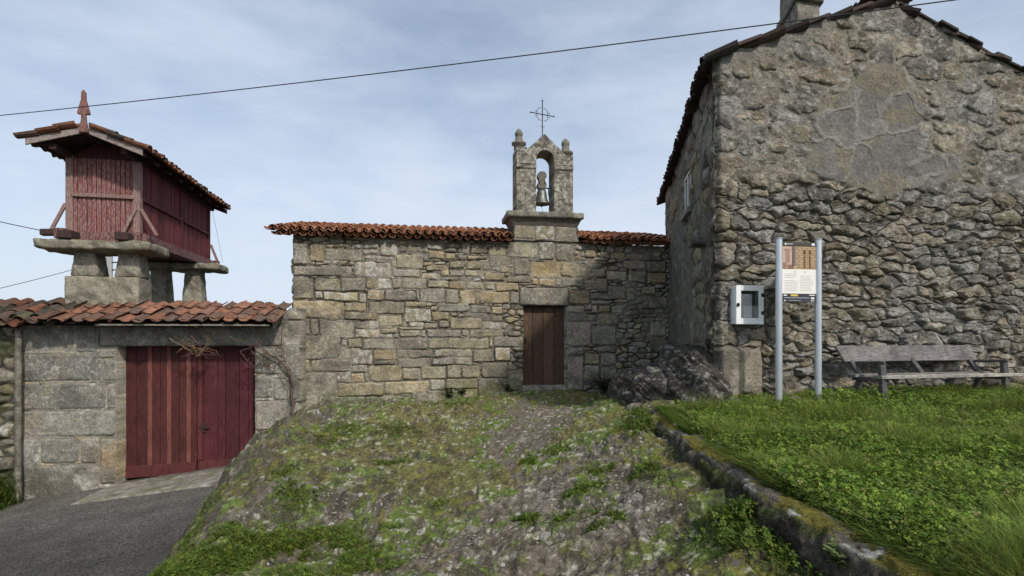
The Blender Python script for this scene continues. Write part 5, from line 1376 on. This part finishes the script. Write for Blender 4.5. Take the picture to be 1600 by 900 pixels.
def build_meter():
    off = .17; Zv = Vector((0, 0, 1)); d = Vector((HF.d[0], HF.d[1], 0)); n = Vector((HF.n[0], HF.n[1], 0))
    u0, z0 = HF.uv(1151, 506, off); u1, z1 = HF.uv(1193, 447, off)
    W, H = u1 - u0, z1 - z0; T = .19
    root = thing('meter_box', HF.p((u0 + u1) / 2, z0), 'white meter box with a small glazed door fixed to the rubble wall', 'meter box')
    wp = mat('white_enamel', (.84, .85, .84), rough=.45, mul=((6, .92, 1.05), (40, .96, 1.03)))
    p = lambda a, z, o_: HF.p(u0 + a, z0 + z, o_)
    b = MB()
    dep = T - .03
    # shell without front
    b.box(p(0, 0, off - T), d * .012, n * dep, (0, 0, H)); b.box(p(W - .012, 0, off - T), d * .012, n * dep, (0, 0, H)); b.box(p(.012, 0, off - T), d * (W - .024), n * dep, (0, 0, .012)); b.box(p(.012, H - .012, off - T), d * (W - .024), n * dep, (0, 0, .012)); b.box(p(.012, .012, off - T), d * (W - .024), n * .01, (0, 0, H - .024))
    b.build('housing', wp, root, .004)
    fl, fr_, fb, ft = .075, .075, .085, .075
    b = MB(); f = off - .028
    b.box(p(-.006, -.006, f), d * fl, n * .028, (0, 0, H + .012)); b.box(p(W - fr_ + .006, -.006, f), d * fr_, n * .028, (0, 0, H + .012)); b.box(p(fl - .006, -.006, f), d * (W - fl - fr_ + .012), n * .028, (0, 0, fb)); b.box(p(fl - .006, H - ft + .006, f), d * (W - fl - fr_ + .012), n * .028, (0, 0, ft))
    door = b.build('door', wp, root, .005)
    dk = mat('black_plastic', (.012, .012, .013), rough=.45)
    for zz in (.13, .385):
        b = MB(); b.box(p(W - .035, H * zz / .54 + .0, off - .010), d * .05, n * .014, (0, 0, .05)); b.build('hinge', dk, door, .004)
    b = MB(); c = p(.02, H * .5, off); N = 14
    vs = [c + d * .022 * math.cos(2 * math.pi * k / N) + Zv * .026 * math.sin(2 * math.pi * k / N) for k in range(N)]; b.add(vs + [v + n * .014 for v in vs], [tuple(range(N, 2 * N))] + [(k, (k + 1) % N, N + (k + 1) % N, N + k) for k in range(N)]); b.build('latch', dk, door, .0)
    b = MB().color((.15, .155, .16)); b.box(p(.014, .014, off - T + .014), d * (W - .028), n * .006, (0, 0, H - .028)); b.build('inner_plate', mat('grey_board', attr=True, rough=.7), root)
    b = MB().color((.70, .71, .71)); b.box(p(fl + .01, fb, off - T + .04), d * (W - fl - fr_ - .085), n * .115, (0, 0, H - fb - ft - .035)); pn = b.build('instrument_cover', mat('grey_board', attr=True), root, .004)
    ink = mat('printed_sheet', attr=True)
    b = MB().color((.55, .55, .53)); x0 = fl + .03; zq = H - ft - .13
    b.box(p(x0, zq, off - T + .156), d * .11, n * .002, (0, 0, .08)); b.color((.80, .80, .78)); b.box(p(x0 + .004, zq + .004, off - T + .1585), d * .102, n * .001, (0, 0, .072))
    b.color((.35, .35, .35))
    for k in range(4): b.box(p(x0 + .018, zq + .014 + k * .014, off - T + .1605), d * (.07 - .012 * (k % 2)), n * .0008, (0, 0, .004))
    b.build('paper_label', ink, pn)
    g_ = bpy.data.materials.new('clear_pane'); g_.use_nodes = True
    gn = g_.node_tree.nodes; gl = g_.node_tree.links; tr = gn.new('ShaderNodeBsdfTransparent'); tr.inputs[0].default_value = (.95, .96, .96, 1)
    go = gn.new('ShaderNodeBsdfGlossy'); go.inputs['Roughness'].default_value = .05; fr2 = gn.new('ShaderNodeFresnel'); fr2.inputs[0].default_value = 1.4; ms = gn.new('ShaderNodeMixShader')
    gl.new(fr2.outputs[0], ms.inputs[0]); gl.new(tr.outputs[0], ms.inputs[1]); gl.new(go.outputs[0], ms.inputs[2]); gl.new(ms.outputs[0], gn['Material Output'].inputs['Surface'])
    b = MB(); b.box(p(fl - .01, fb - .01, off - .014), d * (W - fl - fr_ + .02), n * .003, (0, 0, H - fb - ft + .02)); b.build('pane', g_, door)

def build_bench():
    Zv = Vector((0, 0, 1)); d = Vector((.978, .208, 0)); n = Vector((.208, -.978, 0)); p0 = P(1305, 540, 7.22); L = 2.46
    zt = p0.z; o = Vector((p0.x, p0.y, 0))
    grd = EYE - 1.02
    root = thing('bench', o + d * L / 2 + n * .3 + Zv * grd, 'weathered grey wooden bench with a plank back in the grass', 'bench')
    m = mat('silver_grey_wood', attr=True, rough=.85, mul=((9, .5, 1.4, (1.2, 1.2, 9)), (45, .7, 1.3, (1, 1, 3)), (2.2, .75, 1.25)), blot=((5, .56, .68, (.07, .06, .065), .6),), bump=((30, .005),))
    at = lambda a, f, z: o + d * a + n * f + Zv * (EYE + z)
    b = MB().color((.17, .158, .148)); lean = .07
    q = [at(-.05, .02, -.145), at(L - .12, .02, -.145), at(L - .08, .02 + lean, -.365), at(.04, .02 + lean, -.365)]
    nn = (n + Zv * .3).normalized() * .035
    b.hexa([q[3], q[2], q[1], q[0]] + [v + nn for v in (q[3], q[2], q[1], q[0])])
    back = b.build('backrest', m, root, .006)
    for a in (.05, L * .46, L - .2):
        for k in (.2, .75):
            b = MB().color((.5, .48, .45)); c = at(a + .02 * k, .02 + lean * k, -.145 - .22 * k) + nn * 1.02; b.lathe(c - Zv * .008, [(.003, 0), (.010, .006), (.010, .010), (.003, .016)], 8)
            b.build('bolt', mat('zinc', attr=True, rough=.5, metal=.5), back)
    for k, (f, w) in enumerate(((.22, .13), (.53, .14))):
        b = MB().color((.18, .17, .155) if k < 1 else (.30, .285, .25)); b.box(at(.05 if k < 1 else .14, f - w / 2, -.565), d * (L - (.1 if k < 1 else .06)), n * w, (0, 0, .045)); b.build('seat', m, root, .006)
    dk = (.085, .08, .08)
    for a in (.16, L - .22):
        b = MB().color(dk)
        b.bar(at(a, -.03, -.16), at(a + .02, .26, -.60), .05, .075, d); b.bar(at(a + .02, .24, -.56), at(a, .10, -1.04), .05, .085, d)
        b.build('leg', m, root, .005)
        b = MB().color(dk); b.bar(at(a + .07, .50, -.33), at(a + .07, .56, -1.02), .055, .085, d); b.build('leg', m, root, .005)
        b = MB().color(dk); b.bar(at(a + .06, .06, -.375), at(a + .06, .56, -.345), .055, .038, Zv); b.build('armrest', m, root, .012)
        b = MB().color(dk); b.bar(at(a + .02, .12, -.59), at(a + .02, .58, -.59), .045, .045, Zv); b.build('bracket', m, root, .004)
    b = MB().color(dk); b.bar(at(L * .48, -.0, -.20), at(L * .48 + .05, .28, -.60), .05, .075, d); b.build('back_support', m, root, .005)
build_sign(); build_meter(); build_bench()

# ================================================================== CABLES, POLE, PLANTS
def cable(label, a, b, sag, r, name='overhead_cable', n=40):
    a, b = Vector(a), Vector(b)
    pts = [a.lerp(b, t) - Vector((0, 0, sag * 4 * t * (1 - t))) for t in np.linspace(0, 1, n)]
    mb = MB(); mb.tube(pts, r, 6); o = mb.build(name, mat('black_cable', (.018, .018, .02), rough=.6), None, 0, True)
    return tag(o, label, 'cable', None)
EXT = lambda A, B, t: A + (B - A) * t
A_, B_ = P(0, 177, 6.5), P(1420, 0, 4.2)
cable('long thick black cable crossing the whole sky above the chapel', EXT(A_, B_, -.15), EXT(A_, B_, 1.3), .075, .0050)
def build_pole():
    Zv = Vector((0, 0, 1)); p = P(171, 432, 24.0); top = P(171, 400, 24.0)
    root = thing('utility_pole', (p.x, p.y, EYE - 4.5), 'distant grey concrete utility pole seen between the granary pillars', 'utility pole')
    m = mat('concrete_pole', (.36, .36, .35), rough=.9, mul=((20, .8, 1.2),))
    b = MB(); b.tube([Vector((p.x, p.y, EYE - 4.5)), Vector((p.x, p.y, EYE + 4.5))], [.17, .13], 12); b.build('mast', m, root)
    dk = mat('dark_iron')
    for k, z in enumerate((3.1, 3.45, 3.8)):
        b = MB(); q = Vector((p.x, p.y, EYE + z)); b.bar(q - Vector((.45, 0, 0)), q + Vector((.35, 0, 0)), .05, .05)
        b.lathe(q + Vector((-.40, 0, .02)), [(.03, 0), (.05, .04), (.05, .1), (.02, .14)], 10); b.build('bracket', dk, root)
    return p
pp = build_pole()
cable('thin cable running down to the foot of the granary at upper left', P(-260, 265, 14), P(80, 363, 11.0), .15, .010)
cable('lower thin cable passing behind the granary pillars to the pole', P(-260, 500, 18), Vector((pp.x - .4, pp.y, EYE + 3.5)), .2, .014)
cable('hair thin wire hanging slack behind the right end of the granary', P(329, 318, 15.2), P(348, 410, 14.6), -.05, .004, 'guy_wire')

def tube_plant(name, paths, label, col, cat='vine', seed=0):
    b = MB()
    for pts, r0, r1 in paths:
        rs = list(np.linspace(r0, r1, len(pts))); b.color(tuple(v * random.uniform(.7, 1.3) for v in col)); b.tube(pts, rs, 6)
    return tag(b.build(name, mat('dry_stem', attr=True, rough=.95, mul=((40, .6, 1.4),)), None, 0, True), label, cat)
def wig(pts, k=4, a=.03, rg=random.Random(4)):
    out = []
    for p, q in zip(pts[:-1], pts[1:]):
        p, q = Vector(p), Vector(q)
        for t in np.linspace(0, 1, k, endpoint=False): out.append(p.lerp(q, t) + Vector((rg.uniform(-a, a), rg.uniform(-a, a), rg.uniform(-a, a))) * (0 if t == 0 else 1))
    out.append(Vector(pts[-1])); return out
def on_gate(px, py, off):
    u, z = GA.uv(px, py, off); return GA.p(u, z, off)
rgv = random.Random(9)
paths = [(wig([on_gate(458, 655, .14), on_gate(456, 610, .14), on_gate(453, 580, .12), on_gate(436, 563, .12), on_gate(414, 548, .14), on_gate(400, 533, .2)]), .034, .010)]
for k in range(34):
    x, y = rgv.uniform(402, 448), rgv.uniform(545, 585); pts = [on_gate(x, y, .12)]
    for j in range(3): x += rgv.uniform(-14, 9); y += rgv.uniform(-14, 8); pts.append(on_gate(x, y, rgv.uniform(.10, .26)))
    paths.append((wig(pts, 3, .02, rgv), .007, .003))
for pts in ([(402, 533), (388, 545), (375, 548), (385, 562), (398, 575)], [(440, 575), (452, 600), (450, 640)], [(452, 580), (458, 600), (461, 625)]):
    paths.append((wig([on_gate(x, y, .2) for x, y in pts], 4, .02, rgv), .011, .005))
tube_plant('vine', paths, 'bare brown vine climbing the wall between the red gate and the chapel', (.13, .095, .06))
paths = []
for pts in ([(287, 503), (298, 522), (308, 536), (318, 545)], [(265, 528), (290, 545), (310, 548), (324, 540)], [(318, 545), (330, 532), (322, 527), (312, 534)], [(295, 530), (283, 545), (275, 552)], [(318, 545), (312, 556), (300, 553)], [(270, 510), (250, 517), (235, 520)], [(356, 522), (366, 530), (382, 533)], [(300, 540), (318, 550), (306, 558)], [(326, 530), (318, 548), (308, 552)], [(250, 508), (262, 512), (285, 515)]):
    paths.append((wig([on_gate(x, y, rgv.uniform(.2, .34)) for x, y in pts], 4, .02, rgv), .010, .004))
for k in range(16):
    x, y = rgv.uniform(290, 328), rgv.uniform(530, 552); paths.append((wig([on_gate(x, y, .26), on_gate(x + rgv.uniform(-20, 20), y + rgv.uniform(-10, 14), .26), on_gate(x + rgv.uniform(-30, 30), y + rgv.uniform(-14, 16), .3)], 3, .03, rgv), .005, .002))
tube_plant('dry_twigs', paths, 'tangle of dry twigs hanging from the eave over the red gate', (.17, .12, .075), 'twigs')

def weed(pos, n, h, sz, label, seed, base=((.05, .085, .018), (.065, .105, .022), (.04, .07, .018)), spread=.5, dry=.05, flat=None):
    rg = np.random.default_rng(seed); V = []; Q = []; C = []; b = 0
    pos = np.array(pos)
    for k in range(n):
        a = rg.uniform(0, 6.28); l = h * rg.uniform(.5, 1.1); out = np.array((math.cos(a), math.sin(a), 0)) * l * spread * rg.uniform(.2, 1)
        if flat is not None: fl2 = np.array(flat[:2]); out[:2] -= fl2 * min(0, float(out[:2] @ fl2))
        cc = np.array(base)[rg.integers(0, len(base))] * rg.uniform(.7, 1.3) if rg.random() > dry else np.array((.16, .12, .05))
        # stem as a thin strip with leaf pairs
        for j in range(2, 8):
            t = j / 7; p = pos + out * t ** 1.3 + np.array((0, 0, l * (t - .25 * t * t)))
            for s_ in (-1, 1):
                b1 = a + s_ * rg.uniform(.7, 1.6); e = np.array((math.cos(b1), math.sin(b1), rg.uniform(-.2, .6))); e /= np.linalg.norm(e)
                f = np.cross(e, (0, 0, 1)); f /= np.linalg.norm(f) + 1e-6; f = f + np.array((0, 0, rg.uniform(-.4, .4))); L_ = sz * rg.uniform(.6, 1.3) * (1.1 - .5 * t)
                V += [p, p + e * L_ * .5 + f * L_ * .24, p + e * L_, p + e * L_ * .5 - f * L_ * .24]; Q.append((b, b + 1, b + 2, b + 3)); C += [cc * (.6 + .5 * t)] * 4; b += 4
        r_ = np.array((-math.sin(a), math.cos(a), 0)) * .004
        for j in range(4):
            t0, t1 = j / 4, (j + 1) / 4; g0 = pos + out * t0 ** 1.3 + np.array((0, 0, l * (t0 - .25 * t0 * t0))); g1 = pos + out * t1 ** 1.3 + np.array((0, 0, l * (t1 - .25 * t1 * t1)))
            V += [g0 - r_, g0 + r_, g1 + r_, g1 - r_]; Q.append((b, b + 1, b + 2, b + 3)); C += [cc * .5] * 4; b += 4
    return tag(np_mesh('weed_plant', np.array(V), np.array(Q), np.array(C), M_LEAF()), label, 'plant')
def foot(px, off=.06):
    u = CH.u(px); p = CH.p(u, 0, off); p.z = float(rock_z(np.array([p.x]), np.array([p.y]))[0]); return p
for px, py, n, h, sz, lb, sd in ((703, 610, 14, .38, .09, 'leafy weed growing from the chapel wall well left of the brown door', 1), (722, 604, 7, .30, .08, 'small fern-like weed in a joint of the chapel wall, second from the left', 2),
                             (792, 600, 9, .38, .07, 'thin tall weed rooted at the foot of the left door jamb', 3), (801, 606, 8, .26, .08, 'low yellowish weed right beside the brown door', 4)):
    u, z = CH.uv(px, py + 6); weed(CH.p(u, z - .12, .02), n, h, sz, lb, 300 + sd, flat=(CH.n[0], CH.n[1], 0), base=((.05, .085, .018), (.075, .10, .022), (.09, .085, .03)))
p = foot(940, .25); weed(p, 60, .62, .075, 'dark leafy bush at the chapel foot between the door and the outcrop', 311, spread=.8, base=((.035, .055, .014), (.05, .075, .02), (.075, .075, .03)), dry=.15)
p = foot(965, .35); weed(p, 40, .45, .07, 'greyish dry-tipped weed bush touching the dark outcrop', 312, spread=.9, base=((.06, .07, .03), (.05, .065, .025)), dry=.25)
Yk = 2.98; p = Vector((float(curb_x(Yk)) - .02, Yk, EYE + float(curb_h(Yk)) - .16)); weed(p, 9, .16, .075, 'pale-leaved weed sprouting from the near face of the kerb wall', 313, base=((.10, .15, .045), (.12, .16, .06)), spread=.9)

# ================================================================== LIGHT, SKY, CAMERA
AZ, EL = math.radians(35), math.radians(42)            # sun behind the camera, to its right
sd = Vector((math.sin(AZ) * math.cos(EL), -math.cos(AZ) * math.cos(EL), math.sin(EL)))
sun = bpy.data.lights.new('sun', 'SUN'); sun.energy = 3.05; sun.angle = math.radians(3.0); sun.color = (1, .945, .86)
so = bpy.data.objects.new('sun', sun); COL.objects.link(so); so.rotation_euler = sd.to_track_quat('Z', 'Y').to_euler(); so.location = (20, -25, 30)
wd = bpy.data.worlds.new('World'); SC.world = wd; wd.use_nodes = True
nt = wd.node_tree; N = nt.nodes; L = nt.links; bg = N['Background']
sky = N.new('ShaderNodeTexSky'); sky.sky_type = 'NISHITA'; sky.sun_disc = False; sky.sun_elevation = EL
sky.sun_rotation = math.atan2(sd.x, sd.y); sky.air_density = 1.0; sky.dust_density = 2.0; sky.ozone_density = 1.2
tc = N.new('ShaderNodeTexCoord')
def wnoise(scale, vec, det=6, ro=.55):
    mp = N.new('ShaderNodeMapping'); mp.inputs['Scale'].default_value = vec; mp.inputs['Rotation'].default_value = (0.1, .25, .2)
    L.new(tc.outputs['Generated'], mp.inputs['Vector'])
    n = N.new('ShaderNodeTexNoise'); n.inputs['Scale'].default_value = scale; n.inputs['Detail'].default_value = det; n.inputs['Roughness'].default_value = ro; L.new(mp.outputs[0], n.inputs['Vector']); return n.outputs['Fac']
def wmap(s, a, b_, c, d_):
    r = N.new('ShaderNodeMapRange'); r.interpolation_type = 'SMOOTHSTEP'
    for k, v in zip(('From Min', 'From Max', 'To Min', 'To Max'), (a, b_, c, d_)): r.inputs[k].default_value = v
    L.new(s, r.inputs['Value']); return r.outputs['Result']
def wmath(op, a, b_):
    m = N.new('ShaderNodeMath'); m.operation = op
    for i, v in enumerate((a, b_)):
        if isinstance(v, (int, float)): m.inputs[i].default_value = v
        else: L.new(v, m.inputs[i])
    return m.outputs[0]
sep = N.new('ShaderNodeSeparateXYZ'); L.new(tc.outputs['Generated'], sep.inputs[0])
low = wmap(sep.outputs['Z'], 0.05, .50, 1, 0)
n1 = wmap(wnoise(1.6, (1, 1, 2.6)), .36, .68, 0, 1); n2 = wmap(wnoise(5.5, (1, .8, 3.2)), .35, .75, 0, 1)
cl = wmath('ADD', wmath('MULTIPLY', n1, .34), wmath('MULTIPLY', n2, .16)); cl = wmath('ADD', wmath('ADD', cl, .27), wmath('MULTIPLY', low, .40)); cl = wmath('MINIMUM', cl, .97)
mx = N.new('ShaderNodeMix'); mx.data_type = 'RGBA'; L.new(cl, mx.inputs['Factor']); L.new(sky.outputs[0], mx.inputs[6]); mx.inputs[7].default_value = (4.75, 5.35, 6.2, 1)
L.new(mx.outputs[2], bg.inputs['Color']); bg.inputs['Strength'].default_value = .15

cam = bpy.data.cameras.new('camera'); co = bpy.data.objects.new('camera', cam); COL.objects.link(co)
cam.sensor_width = 36; cam.lens = 18; cam.shift_y = 75 / 1600; cam.clip_start = .05; cam.clip_end = 3000
co.location = (0, 0, EYE); co.rotation_euler = (math.radians(90), 0, 0); SC.camera = co
SC.view_settings.view_transform = 'Standard'; SC.view_settings.look = 'None'; SC.view_settings.exposure = 0
SC.cycles.use_denoising = True
